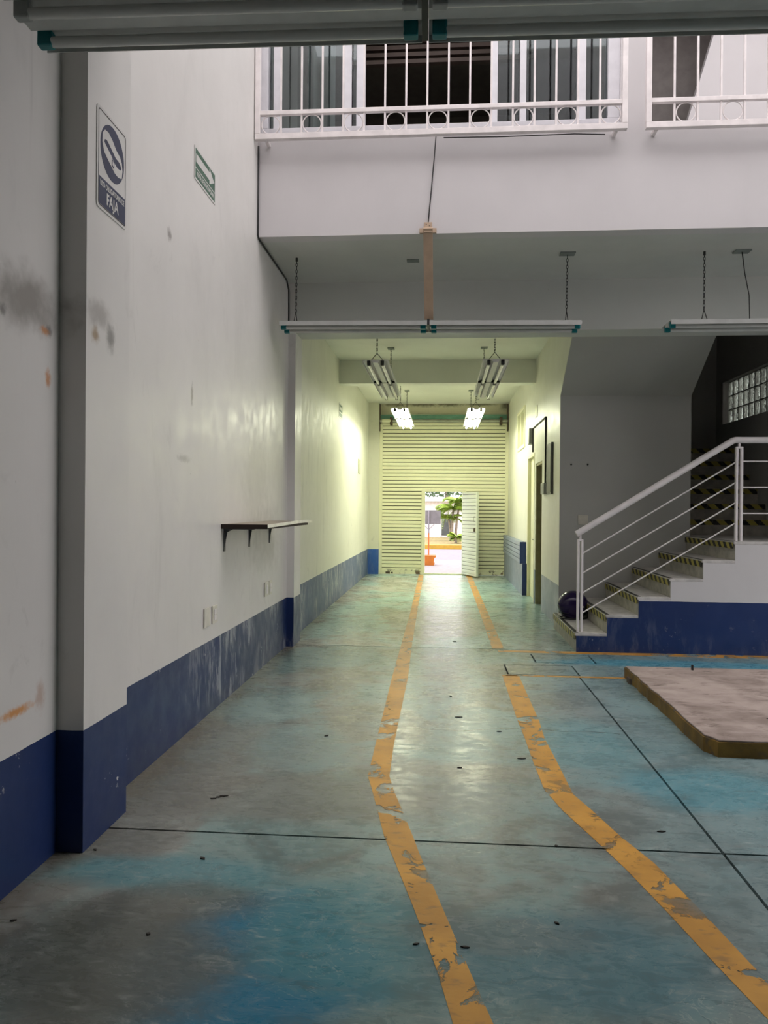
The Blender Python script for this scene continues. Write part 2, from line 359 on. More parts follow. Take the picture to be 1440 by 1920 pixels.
t = NT('glass_block'); t.set((0.62, 0.70, 0.62), 0.12, **{'Transmission Weight': 1.0, 'IOR': 1.35}); t.bump(t.noise(9, 2, stretch=(1, 1.5, 0.5), dist=2.0), 1.0, 0.05); M['gblock'] = t.m
M['grout'] = plain('grey_grout', (0.16, 0.16, 0.145), 0.8)
M['asphalt'] = plain('pale_asphalt', (0.27, 0.25, 0.29), 0.85)
M['pave'] = plain('pale_pavement', (0.32, 0.30, 0.325), 0.8)
M['kerb'] = plain('yellow_kerb_paint', (0.45, 0.27, 0.03), 0.7)
M['terracotta'] = plain('orange_box', (0.52, 0.15, 0.015), 0.6)
M['orange_pole'] = plain('orange_pole', (0.60, 0.16, 0.03), 0.5)
M['grey_pole'] = plain('grey_pole', (0.30, 0.28, 0.33), 0.5)
M['board'] = plain('grey_board', (0.22, 0.205, 0.235), 0.6)
M['facade'] = plain('white_facade', (0.80, 0.75, 0.77), 0.8)
M['dark_glass'] = plain('dark_window', (0.10, 0.11, 0.12), 0.2)
M['frond'] = plain('palm_green', (0.30, 0.44, 0.05), 0.55, var=0.2, nscale=5)
M['leafy'] = plain('tree_green', (0.05, 0.10, 0.03), 0.6, var=0.25, nscale=4)
M['trunk'] = plain('palm_trunk', (0.30, 0.25, 0.20), 0.8, var=0.2)
M['soil'] = plain('planting_bed', (0.35, 0.28, 0.12), 0.9, var=0.2)
M['wood_slat'] = plain('dark_wood_slat', (0.10, 0.065, 0.05), 0.5)
M['fleck'] = plain('dark_dry_leaf', (0.03, 0.025, 0.02), 0.8)
M['roof'] = plain('roof_concrete', (0.6, 0.58, 0.57), 0.8)

# ------------------------------------------------------------------ room shell
XL = -1.68; XR = 8.0; YB = -6.0; ZS = 3.93; YF = 6.70; YN = 3.45; ZR = 7.4; ZU = 6.75
XC = 1.48; YE = 17.5; YW = 9.78; XS = 4.35; YSF = 8.17
fl_ = struct(MB().box(-1.95, XR + 0.25, -6.25, 17.62, -0.12, -0.04).build('floor', M['joint']))
def slab(rects, name='floor_slab', mat=None):
    m = MB(); g = 0.004
    for (x0, x1, y0, y1) in rects: m.box(x0, x1, y0, y1, -0.04, 0.0)
    return m.build(name, mat or M['floor'], fl_)
g = 0.007
slab([(-1.9, 1.24 - g, -6.2, 3.42 - g)]); slab([(1.24 + g, XR + 0.2, -6.2, 3.42 - g)])
slab([(-1.9, 1.24 - g, 3.42 + g, 6.95)]); slab([(1.24 + g, XR + 0.2, 3.42 + g, 6.95)])
slab([(-1.9, 0.60, 6.95, 8.22 - g), (0.60, XR + 0.2, 6.95, 6.97), (1.26, XR + 0.2, 6.97, 7.41), (0.60, XR + 0.2, 7.41, 7.54), (0.60, 0.92, 7.54, 7.98), (1.52, XR + 0.2, 7.54, 7.98), (0.60, XR + 0.2, 7.98, 8.22 - g)])
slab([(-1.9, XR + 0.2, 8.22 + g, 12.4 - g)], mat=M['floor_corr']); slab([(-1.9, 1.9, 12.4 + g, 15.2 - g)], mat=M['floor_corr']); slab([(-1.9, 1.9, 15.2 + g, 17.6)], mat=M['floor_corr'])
for (x0, x1, y0, y1) in ((0.61, 1.25, 6.98, 7.40), (0.93, 1.51, 7.55, 7.97)):
    o = slab([(x0 + 0.006, x1 - 0.006, y0 + 0.006, y1 - 0.006)], 'pit_cover'); o['label'] = 'flush concrete cover over a floor pit'
# painted lane lines, following the bends in the photograph
def lane(pl, pr_, name, lab, z=0.0015):
    m = MB(); n = len(pl); vs = []
    for a, b in zip(pl, pr_): vs += [(a[0], a[1], 0.0002), (b[0], b[1], 0.0002), (a[0], a[1], z), (b[0], b[1], z)]
    fs = []
    for i in range(n - 1):
        a = 4 * i; b = a + 4; fs += [(a + 2, a + 3, b + 3, b + 2), (a, a + 2, b + 2, b), (a + 3, a + 1, b + 1, b + 3)]
    m.add(vs, fs); o = m.build(name, M['line'], fl_); o['label'] = lab; return o
LL = [(0.04, 1.6), (0.045, 2.2), (-0.005, 2.46), (-0.098, 2.85), (-0.21, 3.285), (-0.254, 3.45), (-0.365, 4.03), (-0.405, 4.22), (-0.413, 4.75), (-0.42, 5.36), (-0.437, 6.72), (-0.444, 8.3), (-0.455, 10.9), (-0.53, 17.3)]
LR = [(0.16, 1.6), (0.165, 2.2), (0.10, 2.47), (0.01, 2.86), (-0.09, 3.30), (-0.12, 3.45), (-0.249, 4.03), (-0.285, 4.23), (-0.296, 4.76), (-0.297, 5.37), (-0.295, 6.73), (-0.325, 8.3), (-0.355, 10.9), (-0.42, 17.3)]
lane(LL, LR, 'painted_line', 'worn yellow lane line with a bend, left of the two')
RL = [(1.02, 1.6), (0.985, 2.25), (0.915, 2.575), (0.85, 2.90), (0.775, 3.24), (0.696, 3.534), (0.61, 3.834), (0.556, 4.118), (0.55, 4.547), (0.551, 5.019), (0.544, 5.46), (0.551, 6.93)]
RR = [(1.13, 1.6), (1.10, 2.25), (1.03, 2.60), (0.975, 2.95), (0.91, 3.30), (0.83, 3.55), (0.757, 3.85), (0.70, 4.056), (0.692, 4.561), (0.68, 5.032), (0.697, 5.47), (0.70, 6.93)]
lane(RL, RR, 'painted_line', 'worn yellow lane line running to the near right corner')
lane([(0.545, 8.23), (0.55, 10), (0.55, 13.4), (0.54, 17.3)], [(0.672, 8.23), (0.67, 10), (0.67, 13.4), (0.66, 17.3)], 'painted_line', 'yellow lane line down the right of the corridor')
lane([(0.6, 8.06), (3.0, 8.0), (5.0, 8.0)], [(0.6, 8.15), (3.0, 8.165), (5.0, 8.165)], 'painted_line', 'yellow line along the foot of the stairs')
lane([(0.58, 6.90), (1.64, 6.90)], [(0.58, 6.95), (1.64, 6.95)], 'painted_line', 'thin yellow line beside the pit cover')

# left wall: near wall, pilaster, hall wall, column in one run of masonry
m = MB(); m.box(-1.95, -1.66, -6.2, 3.16, 0, ZR); m.box(-1.95, -1.54, 3.16, 3.61, 0, ZR); m.box(-1.95, XL, 3.61, 8.10, 0, ZR); m.box(-1.95, -1.60, 8.10, 8.46, 0, ZR)
struct(m.build('wall_left', M['wall_hall']))
struct(MB().box(-1.95, -1.71, 8.46, 17.6, 0, ZR).build('wall_corridor_left', M['wall_corr']))
# right corridor wall with two doorways, a window and a shallow cut-out for the panel
m = MB(); x1 = XC + 0.14
def wy(y0, y1, z0, z1): m.box(XC, x1, y0, y1, z0, z1)
wy(YW, 11.50, 0, ZS); wy(11.50, 12.28, 2.24, ZS); wy(12.28, 12.42, 0, ZS); wy(12.42, 13.38, 2.43, ZS)
wy(13.38, 13.85, 0, ZS); wy(13.85, 15.15, 0, 2.64); wy(13.85, 15.15, 3.40, ZS); wy(15.15, 17.6, 0, ZS)
m.prism([(YW, 2.97), (YW, ZS), (8.33, ZS)], 'X', XC, x1)          # gable over the sloping soffit
struct(m.build('wall_corridor_right', M['wall_corr_r']))
# room behind the corridor's right wall
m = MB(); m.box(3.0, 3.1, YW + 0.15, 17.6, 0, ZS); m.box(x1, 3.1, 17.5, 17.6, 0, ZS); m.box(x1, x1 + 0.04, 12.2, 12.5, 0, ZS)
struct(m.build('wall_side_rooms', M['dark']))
# end of corridor
struct(MB().box(-1.71, -1.46, 17.30, 17.6, 0, ZS).build('wall_end_left', M['wall_stub']))
struct(MB().box(-1.46, XC, 17.5, 17.6, 3.46, ZS).build('wall_end_lintel', M['lintel']))
# beams
struct(MB().box(-1.60, XR, 8.10, 8.44, 3.40, ZS).build('trim_1', M['ceil']), 'dark beam across the hall above the hanging lamps')
struct(MB().box(-1.71, XC, 12.35, 12.62, 3.55, ZS).build('trim_2', M['ceil_corr']), 'beam across the corridor ceiling')
# ceilings
m = MB(); m.box(-1.71, XR, YF + 0.14, 8.44, ZS, 4.3); struct(m.build('ceiling', M['ceil']))
m = MB(); m.box(-1.71, 3.1, 8.44, 17.6, ZS, 4.3); m.box(3.1, XS + 0.15, 8.44, 17.6, ZU, ZU + 0.1); struct(m.build('ceiling_corridor', M['ceil_corr']))
struct(MB().box(-1.66, XR, -6.2, YN, ZS, 4.3).build('ceiling_near', M['wall_grey']))
# sloping soffit over the stairs
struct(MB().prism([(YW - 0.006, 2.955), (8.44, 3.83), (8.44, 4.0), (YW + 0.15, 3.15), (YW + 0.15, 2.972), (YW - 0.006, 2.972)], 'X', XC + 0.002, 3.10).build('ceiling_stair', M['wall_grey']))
# stair walls
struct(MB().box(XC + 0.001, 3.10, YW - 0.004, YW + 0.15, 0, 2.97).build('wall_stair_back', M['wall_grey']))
m = MB(); m.box(3.10, 3.12, YW + 0.15, 12.5, 0, ZU); m.box(3.10, XS, 12.5, 12.65, 0, ZU)
m.box(XS, XS + 0.15, 8.44, 9.82, 0, ZU); m.box(XS, XS + 0.15, 9.82, 12.22, 0, 2.86); m.box(XS, XS + 0.15, 9.82, 12.22, 3.51, ZU); m.box(XS, XS + 0.15, 12.22, 12.65, 0, ZU)
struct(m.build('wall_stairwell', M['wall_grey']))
struct(MB().box(5.3, 5.4, 8.5, 14, 0, 5.0).build('wall_light_well', M['roof']))
# upper storey: fascia, piers and the wall over the windows
m = MB(); m.box(XL, XR, YF, YF + 0.14, ZS, 4.86); m.box(1.50, 1.73, YF, 7.2, 4.86, ZR); m.box(XL, XR, YF, YF + 0.14, ZU, ZR)
m.box(XL, -1.672, YF, 7.0, 4.86, ZU); m.box(4.5, XR, YF, YF + 0.14, 4.86, ZU)
struct(m.build('wall_upper_front', M['wall_plain']))
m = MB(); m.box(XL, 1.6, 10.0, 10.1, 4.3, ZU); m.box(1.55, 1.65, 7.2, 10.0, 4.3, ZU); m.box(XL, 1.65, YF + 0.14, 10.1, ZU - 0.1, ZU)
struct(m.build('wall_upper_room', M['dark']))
m = MB(); m.box(1.65, 4.5, 7.9, 8.0, 4.3, ZU); m.box(4.4, 4.5, YF + 0.14, 10.1, 4.3, ZU); m.box(1.65, 4.5, YF + 0.14, 8.44, ZU - 0.1, ZU)
struct(m.build('wall_upper_landing', plain('warm_grey_paint', (0.36, 0.33, 0.31), 0.6)))
struct(MB().prism([(1.99, 4.3), (4.4, 4.3), (4.4, 6.65), (2.67, 6.65)], 'Y', 7.2, 7.3).build('wall_upper_slope', M['wall_plain']))
# near storey over the camera, right and rear walls, roof round the open light shaft
struct(MB().box(-1.66, XR, YN - 0.14, YN, ZS, ZR).build('wall_upper_near', M['wall_plain']))
m = MB(); m.box(XR, XR + 0.2, -6.2, YN, 0, ZR); m.box(XR, XR + 0.2, 6.9, 8.44, 0, ZR); m.box(XR, XR + 0.2, YN, 6.9, 5.4, ZR); struct(m.build('wall_right', M['wall_grey']))   # unseen opening, added so side daylight brightens the left wall and stairs
struct(MB().box(XR + 0.2, XR + 16, -2, 12, -0.12, 0.0).build('bounce_ground', plain('bounce_ground_pale', (0.5, 0.48, 0.46), 0.8)))  # unseen pale ground, added to bounce daylight in through the opening
struct(MB().box(-1.95, XR + 0.2, -6.3, -6.2, 0, ZR).build('wall_rear', M['dark_panel']))
struct(MB().box(3.92, XR, 8.2, 8.44, 1.21, ZS).build('wall_hall_end', M['wall_stair']))
m = MB(); m.box(-1.95, XR + 0.2, -6.3, YN, ZR, ZR + 0.15); m.box(-1.95, XS + 0.3, YF, 17.7, ZR, ZR + 0.15); m.box(XS + 0.3, XR + 0.2, YF, 8.5, ZR, ZR + 0.15); struct(m.build('ceiling_roof', M['roof']))

# ------------------------------------------------------------------ upper sliding window (frames and panes)
w1 = struct(empty('window_1', (0, 6.74, 4.86)), 'wide white sliding window, half open, behind the barred grille')
def wl(px): return onY(px, 150, 6.74).x
def stile(px0, px1, y0=0.0, y1=0.045, z1=1.84): MB().box(wl(px0), wl(px1), y0, y1, 0.0, z1).build('stile', M['alu'], w1, bevel=0.004)
MB().box(wl(488), 1.50, -0.03, 0.12, 0.0, 0.045).build('sill', M['alu'], w1, bevel=0.004)
MB().box(wl(488), 1.50, -0.03, 0.12, 1.79, 1.84).build('head', M['alu'], w1, bevel=0.004)
MB().box(wl(489), wl(504), -0.03, 0.12, 0.045, 1.79).build('jamb', M['alu'], w1, bevel=0.004)
MB().box(wl(1139), 1.50, -0.03, 0.12, 0.045, 1.79).build('jamb', M['alu'], w1, bevel=0.004)
for a, b, y0 in ((513, 528, 0.0), (642, 659, 0.0), (667, 684, 0.055), (921, 934, 0.055), (975, 987, 0.0), (1082, 1099, 0.0)):
    MB().box(wl(a), wl(b), y0, y0 + 0.045, 0.05, 1.785).build('stile', M['alu'], w1, bevel=0.004)
for a, b, y0 in ((504, 513, 0.07), (528, 642, 0.02), (659, 667, 0.07), (934, 975, 0.07), (987, 1082, 0.02), (1099, 1139, 0.02)):
    MB().box(wl(a), wl(b), y0, y0 + 0.006, 0.05, 1.785).build('pane', M['glass'], w1)
for a, b, y0 in ((528, 642, 0.0), (987, 1082, 0.0), (1099, 1139, 0.0), (934, 975, 0.055)):
    MB().box(wl(a), wl(b), y0, y0 + 0.04, 0.046, 0.058).build('bottom_rail', M['alu'], w1)
# pale curtain and shelf board inside the room
bl = thing('wooden_blind', 'dark wooden slatted blind rolled up behind the open window', 'blind', (-0.1, 7.6, 6.05))
for k in range(6):
    MB().box(-0.9, 0.95, -0.03, 0.03, 0.07 * k - 0.1, 0.07 * k - 0.06).build('slat', M['wood_slat'], bl)
cu = thing('curtain_panel', 'pale grey curtain hanging behind the left window pane', 'curtain', (-1.2, 7.25, 4.86))
m = MB(); pts = [(-0.13 + 0.02 * k, 0.03 * sin(k * 1.6)) for k in range(14)]
m.prism([(x, y - 0.006) for x, y in pts] + [(x, y + 0.006) for x, y in reversed(pts)], 'Z', -0.5, 1.75); m.build('cloth', plain('grey_cloth', (0.24, 0.27, 0.26), 0.8), cu)
ca = thing('storage_cabinet', 'pale green cabinet inside the room behind the right pane', 'cabinet', (1.0, 8.6, 4.302))
MB().box(-0.5, 0.42, 0, 0.5, 0, 1.32).build('body', plain('pale_green_metal', (0.42, 0.52, 0.47), 0.5), ca)
for k in range(4): MB().box(-0.48 + 0.22 * k, -0.30 + 0.22 * k, -0.02, 0, 0.05, 1.27).build('door', plain('green_door', (0.46, 0.56, 0.52), 0.45), ca)
MB().box(-0.54, 0.46, -0.03, 0.5, 1.32, 1.40).build('top', M['alu'], ca)

# ------------------------------------------------------------------ barred grilles
def grille(name, label, x0, x1, nb, rings, zb=4.73, ztop=6.7, step=None, post_r=True):
    t_ = thing(name, label, 'grille', (x0, 6.57, zb), group='white barred window grilles')
    L = x1 - x0; st = step or (L - 0.09) / nb; s0 = 0.045
    MB().box(0, L, -0.025, 0.025, 0, 0.05).build('bottom_rail', M['grille'], t_, bevel=0.003)
    MB().box(0.04, L - 0.04, -0.02, 0.02, 0.215, 0.252).build('middle_rail', M['grille'], t_, bevel=0.003)
    MB().box(0, L, -0.025, 0.025, ztop - zb - 0.05, ztop - zb).build('top_rail', M['grille'], t_, bevel=0.003)
    MB().box(0, 0.045, -0.025, 0.025, 0.05, ztop - zb - 0.05).build('end_post', M['grille'], t_, bevel=0.003)
    if post_r: MB().box(L - 0.045, L, -0.025, 0.025, 0.05, ztop - zb - 0.05).build('end_post', M['grille'], t_, bevel=0.003)
    bar = MB().box(-0.008, 0.008, -0.008, 0.008, 0.05, ztop - zb - 0.05).mesh('bar', M['grille'])
    rg = MB().ring((0, 0, 0), 0.081, 0.0055, 'Y').mesh('ring', M['grille'], True)
    for k in range(1, nb): inst(bar, 'bar', t_, (s0 + st * k, 0, 0))
    for k in rings: inst(rg, 'ring', t_, (s0 + st * (k + 0.5), 0, 0.1325))
    for x in (0.08, L - 0.10) if post_r else (0.05,):
        MB().box(x, x + 0.03, 0.025, 0.13, -0.004, 0.03).build('bracket', M['grille'], t_, bevel=0.004)
    return t_
grille('window_grille', 'long white grille with a row of rings, in front of the sliding window', -1.672, 1.53, 17, range(0, 17, 2))
grille('window_grille', 'white ringed grille to the right of the white pier', 1.683, 4.45, 14, range(1, 14, 2), step=0.191)
# ------------------------------------------------------------------ cables
def cable_at(name, pts, r, label, mat='cable'):
    o = MB().tube(pts, r, 6).build(name, M[mat], None, True, origin=tuple(pts[-1])); return tag(o, label, 'cable')
cable_at('wall_cable', [(-1.672, 6.69, 4.74), (-1.672, 6.692, 4.3), (-1.672, 6.69, 3.94), (-1.672, 6.72, 3.922), (-1.672, 7.4, 3.922), (-1.672, 7.95, 3.922), (-1.672, 8.06, 3.85), (-1.672, 8.07, 3.6), (-1.672, 8.07, 3.43)], 0.008, 'black cable running down the left wall corner and along the slab')
cable_at('lamp_cable', [(-0.085, 6.62, 4.76), (-0.10, 6.685, 4.6), (-0.125, 6.692, 4.3), (-0.15, 6.692, 4.015)], 0.005, 'thin black cable hanging from the grille to the beige duct')
cable_at('lamp_cable', [(1.36, 6.625, 4.722), (1.1, 6.625, 4.735), (0.5, 6.625, 4.728), (-0.02, 6.625, 4.735)], 0.005, 'thin dark cable slung under the long grille')
# beige duct from the fascia down to the lamp
dn = thing('cable_duct', 'beige plastic cable duct from the white fascia down to the hanging lamp', 'duct', (-0.15, 6.69, 3.93))
a = Vector((0, -0.012, 0.05)); b = Vector((0.004, 0.535, -0.615)); d = (b - a); Ln = d.length; d.normalize(); nrm = Vector((0, d.z, -d.y)) * 1.0
def strip(p, q, w, th, mat, name):
    u = Vector((1, 0, 0)) * w / 2; dd = (q - p).normalized(); k = Vector((0, dd.z, -dd.y)); k = k if k.y < 0 else -k
    vs = []
    for s_ in (p, q): vs += [s_ - u, s_ + u, s_ + u + k * th, s_ - u + k * th]
    return MB().add(vs, [(0, 1, 2, 3), (7, 6, 5, 4), (0, 4, 5, 1), (1, 5, 6, 2), (2, 6, 7, 3), (3, 7, 4, 0)]).build(name, mat, dn, bevel=0.002)
strip(a, b, 0.083, 0.03, M['duct'], 'channel')
MB().box(-0.035, 0.035, -0.022, 0.009, 0.0, 0.09).build('end_tab', M['duct'], dn, bevel=0.002)
for s_ in (-1, 1): MB().box(min(s_ * 0.035, s_ * 0.075), max(s_ * 0.035, s_ * 0.075), -0.012, 0.009, 0.0, 0.042).build('side_flap', M['duct'], dn, bevel=0.002)
for x, z in ((-0.015, 0.07), (0.012, 0.058)): MB().tube([(x, -0.024, z), (x, -0.020, z)], 0.004, 8).build('screw', M['black'], dn)

# ------------------------------------------------------------------ fluorescent fixtures
def chain_mesh(L, mat):
    m = MB(); p = 0.030; n = int(L / p); h = 0.021; w = 0.008
    for k in range(n):
        z = -p * (k + 0.5) * (L / (n * p)); pts = []
        for j in range(10):
            a = 2 * pi * j / 10; u = w * cos(a); v = h * sin(a)
            pts.append((u, 0, z + v) if k % 2 else (0, u, z + v))
        m.tube(pts, 0.0028, 4, closed=True)
    return m
HALF = 1.42
def fixture(label, loc, rz, sock='teal', lit=False, near=False, white=False, ztop=ZS, chains=((-1.28, 0), (1.28, 0)), plates=(), group='hanging fluorescent fixtures', tilt=0.0):
    """long axis = local X; origin at the middle of the reflector"""
    f = thing('fluorescent_fixture', label, 'lamp', loc, rz, group); f.rotation_euler = (0, tilt, rz)
    W_ = 0.15
    for s_ in (-1, 1):          # two reflector pans, end to end
        prof = [(-W_, -0.030), (-W_, 0.012), (W_, 0.012), (W_, -0.030), (W_ - 0.004, -0.030), (W_ - 0.004, -0.004), (0.105, 0.008), (0.055, 0.008), (0.03, -0.022), (-0.03, -0.022), (-0.055, 0.008), (-0.105, 0.008), (-W_ + 0.004, -0.004), (-W_ + 0.004, -0.030)]
        rf_ = MB().prism(prof, 'X', s_ * 0.012, s_ * HALF).build('reflector', M['white_metal'] if (lit or white) else M['pan'], f)
        for y in (-0.08, 0.08):
            MB().tube([(s_ * 0.075, y, -0.034), (s_ * (HALF - 0.055), y, -0.034)], 0.019, 14).build('tube', M['tube_on'] if lit else M['tube_off'], f, True, angle=40)
            for x0, x1_ in ((0.025, 0.078), (HALF - 0.058, HALF - 0.004)):
                q = MB().prism([(y - 0.0195, -0.054), (y + 0.0195, -0.054), (y + 0.0195, 0.004), (y - 0.0195, 0.004)], 'X', s_ * x0, s_ * x1_).build('lampholder', M['grey_plastic' if (near and y < 0) else sock], rf_, bevel=0.006)
        for x in (0.35, 0.9): MB().tube([(s_ * x, 0.115, 0.003), (s_ * x, 0.115, 0.0085)], 0.006, 8).build('screw_hole', M['black'], rf_)
    MB().box(-0.0115, 0.0115, -0.145, 0.145, -0.026, 0.03).build('joint_bracket', M['chain'], f)
    for cx, ty in chains:
        zt = ztop - loc[2] + tilt * cx
        top = zt - 0.02; yoke = 0.13
        if ty == 2:
            w_ = MB().tube([(cx, 0, zt - 0.01), (cx + 0.03, 0.01, zt * 0.7), (cx + 0.075, 0.02, zt * 0.4), (cx + 0.08, 0.01, 0.012)], 0.005, 6).build('supply_wire', M['chain'], f, True)
            MB().box(cx - 0.07, cx + 0.07, -0.05, 0.05, zt - 0.012, zt - 0.0005).build('ceiling_plate', M['plate'], w_); continue
        c_ = chain_mesh(top - yoke, None)
        c_.v = [(x + cx, y, z + top) for x, y, z in c_.v]
        for y in (-0.10, 0.10): c_.tube([(cx, 0, yoke + 0.004), (cx, y, 0.012)], 0.004, 5)
        ch_ = c_.build('chain', M['chain'], f)
        if (cx, ty) in plates or ty:
            MB().box(cx - 0.07, cx + 0.07, -0.05, 0.05, zt - 0.012, zt - 0.0005).build('ceiling_plate', M['plate'], ch_)
        else:
            MB().tube([(cx, 0, zt - 0.035), (cx, 0, zt - 0.0005)], 0.012, 8).build('ceiling_hook', M['chain'], ch_)
    return f
ZL = 3.26
fixture('near unlit fluorescent fixture spanning the top of the picture', (-0.075, 2.63, 3.235), 0.02, 'teal', near=True)
fixture('unlit fluorescent fixture hanging under the dark beam, beige duct above it', (-0.15, 7.28, ZL), 0.0, 'teal', chains=((-1.29, 0), (1.30, 1)), tilt=0.008)
fixture('unlit fluorescent fixture above the staircase at the right edge', (3.50, 7.30, ZL - 0.01), 0.0, 'teal', chains=((-1.08, 0), (-0.74, 2)))
fixture('unlit fluorescent fixture on the left of the corridor, black lampholders', (-0.80, 10.25, 3.23), pi / 2, 'black', white=True, chains=((-1.2, 0), (1.2, 1)))
fixture('unlit fluorescent fixture on the right of the corridor, black lampholders', (0.60, 10.25, 3.23), pi / 2, 'black', white=True, chains=((-1.2, 0), (1.2, 1)))
fixture('glowing fluorescent fixture on the left near the shutter', (-0.75, 14.35, 3.22), pi / 2, 'black', True, chains=((-1.2, 0), (1.2, 1)))
fixture('glowing fluorescent fixture on the right near the shutter', (0.555, 14.35, 3.22), pi / 2, 'black', True, chains=((-1.2, 0), (1.2, 1)))
tag(MB().box(-0.37, -0.25, 7.37, 7.45, ZS - 0.01, ZS - 0.0005).build('ceiling_box_cover', M['plate'], origin=(-0.31, 7.41, ZS), bevel=0.002), 'small grey cover plate on the ceiling beside the beige duct', 'cover plate')

# ------------------------------------------------------------------ roller shutter with wicket door
sh = thing('roller_shutter', 'cream roller shutter of horizontal slats closing the corridor end', 'shutter', (0, 17.42, 0))
XA, XB = -1.41, 1.43; DL, DR, DT = -0.40, 0.45, 1.90; PIT = 0.0835
def slat_mesh(w, nm='slat', mat='slat', h=PIT, dep=0.032):
    prof = [(0.022, 0.0), (-dep, 0.0), (-dep * 1.08, 0.030), (-dep, h - 0.017), (0.015, h - 0.017), (0.015, h + 0.006), (0.022, h + 0.006)]
    return MB().prism(prof, 'X', -w / 2, w / 2).mesh(nm, M[mat])
m_full = slat_mesh(XB - XA); m_l = slat_mesh(DL - 0.07 - XA); m_r = slat_mesh(XB - DR - 0.07)
def slit_shade_mesh(w): return MB().box(-w / 2, w / 2, 0.008, 0.016, PIT - 0.018, PIT + 0.001).mesh('slit_shade_strip', M['slit_shade'])  # dark strip behind each slit, colours in the shade between slats
j_full = slit_shade_mesh(XB - XA); j_l = slit_shade_mesh(DL - 0.07 - XA); j_r = slit_shade_mesh(XB - DR - 0.07)
z = 0.075; k = 0
while z < 3.46:
    if z < DT - 0.02:
        
        for me_, jm, xc in ((m_l, j_l, (XA + DL - 0.07) / 2), (m_r, j_r, (DR + 0.07 + XB) / 2)): inst(jm, 'slit_shade_strip', inst(me_, 'slat', sh, (xc, 0, z)))
    else: inst(j_full, 'slit_shade_strip', inst(m_full, 'slat', sh, ((XA + XB) / 2, 0, z)))
    z += PIT
for a, b in ((XA, DL - 0.07), (DR + 0.07, XB)): MB().box(a, b, -0.034, 0.012, 0.004, 0.074).build('bottom_bar', M['slat'], sh)
for a in (XA - 0.055, XB - 0.02): MB().box(a, a + 0.075, -0.05, 0.04, 0, 3.46).build('guide_rail', M['cream'], sh, bevel=0.004)
MB().box(DL - 0.085, DL, -0.055, 0.03, 0, DT + 0.06).build('wicket_post', M['cream'], sh, bevel=0.004)
MB().box(DR, DR + 0.085, -0.045, 0.03, 0, DT + 0.06).build('wicket_post', M['cream'], sh, bevel=0.004)
MB().box(DL, DR + 0.02, -0.055, 0.03, DT, DT + 0.06).build('wicket_head', M['cream'], sh, bevel=0.004)
MB().box(DL, DR, -0.02, 0.03, 0.0, 0.03).build('threshold', M['cream'], sh)
MB().box(-1.45, 1.47, -0.05, -0.01, 3.56, 3.66).build('drum_angle', M['teal_steel'], sh)
MB().box(-1.45, 1.47, -0.08, -0.01, 3.645, 3.66).build('drum_flange', M['teal_steel'], sh)
MB().tube([(-1.45, -0.09, 3.515), (1.45, -0.09, 3.515)], 0.035, 14).build('drum_shaft', M['steel'], sh, True, angle=40)
for x in (-1.19, 1.30): MB().box(x - 0.03, x + 0.03, -0.15, 0.0, 3.42, 3.60).build('shaft_bracket', M['rust'], sh, bevel=0.01)
for x in (-1.455, 1.45): MB().box(x - 0.012, x + 0.012, -0.12, 0.04, 3.28, 3.90).build('side_plate', M['rust'], sh)
MB().tube([(-1.40, -0.115, 3.515), (-1.20, -0.115, 3.515)], 0.042, 12).build('spring_cover', M['cream'], sh, True, angle=40)
MB().box(-1.30, -1.20, -0.038, -0.0345, 0.01, 0.06).build('rust_patch', M['rust'], sh); MB().box(-1.18, -1.13, -0.038, -0.0345, 0.015, 0.05).build('latch', M['rust'], sh)
# open leaf, hinged on the right and swung into the corridor
lf = empty('wicket_door', (DR + 0.01, -0.075, 0.035)); lf.parent = sh; lf['label'] = 'open pale door leaf with horizontal slats'
lf.rotation_euler = (0, 0, -radians(68))
LW = 0.80; LH = DT - 0.05
MB().box(0, LW, -0.011, 0.012, 0, LH).build('panel', M['grey_plastic'], lf)
for x0, x1_, z0, z1 in ((0, 0.035, 0, LH), (LW - 0.045, LW, 0, LH), (0.035, LW - 0.045, 0, 0.04), (0.035, LW - 0.045, LH - 0.04, LH)):
    MB().box(x0, x1_, -0.026, 0.026, z0, z1).build('door_frame', M['slat_door'], lf, bevel=0.003)
dsm = MB().prism([(-0.010, 0.002), (-0.025, 0.002), (-0.026, 0.045), (-0.024, 0.070), (-0.010, 0.072)], 'X', 0.037, LW - 0.047).mesh('slat', M['slat_door'])
for k in range(21): inst(dsm, 'slat', lf, (0, 0, 0.045 + 0.0835 * k))
MB().box(LW - 0.12, LW - 0.06, -0.05, -0.026, 0.98, 1.06).build('lock', M['rust'], lf, bevel=0.004)
MB().tube([(LW - 0.09, -0.03, 1.2), (LW - 0.09, -0.06, 1.21), (LW - 0.09, -0.06, 1.3), (LW - 0.09, -0.03, 1.31)], 0.008, 8).build('handle', M['steel'], lf)

# ------------------------------------------------------------------ right corridor wall fittings
d1 = struct(empty('door_1', (XC + 0.07, 12.90, 0)), 'cream painted panel door in the right corridor wall')
MB().box(-0.02, 0.02, -0.44, 0.44, 0.005, 2.38).build('leaf', M['cream'], d1)
for z0, z1 in ((0.2, 1.0), (1.15, 2.2)): MB().box(-0.03, -0.02, -0.32, 0.32, z0, z1).build('panel', M['cream'], d1, bevel=0.004)
for y0, y1 in ((-0.48, -0.44), (0.44, 0.48)): MB().box(-0.075, 0.06, y0, y1, 0, 2.43).build('frame', M['cream'], d1)
MB().box(-0.075, 0.06, -0.44, 0.44, 2.385, 2.43).build('frame', M['cream'], d1)
MB().tube([(-0.03, -0.36, 1.02), (-0.075, -0.36, 1.02), (-0.075, -0.26, 1.02)], 0.011, 8).build('handle', M['steel'], d1, True)
d2 = struct(empty('door_2', (XC + 0.07, 11.89, 0)), 'open doorway with a dark olive frame in the right corridor wall')
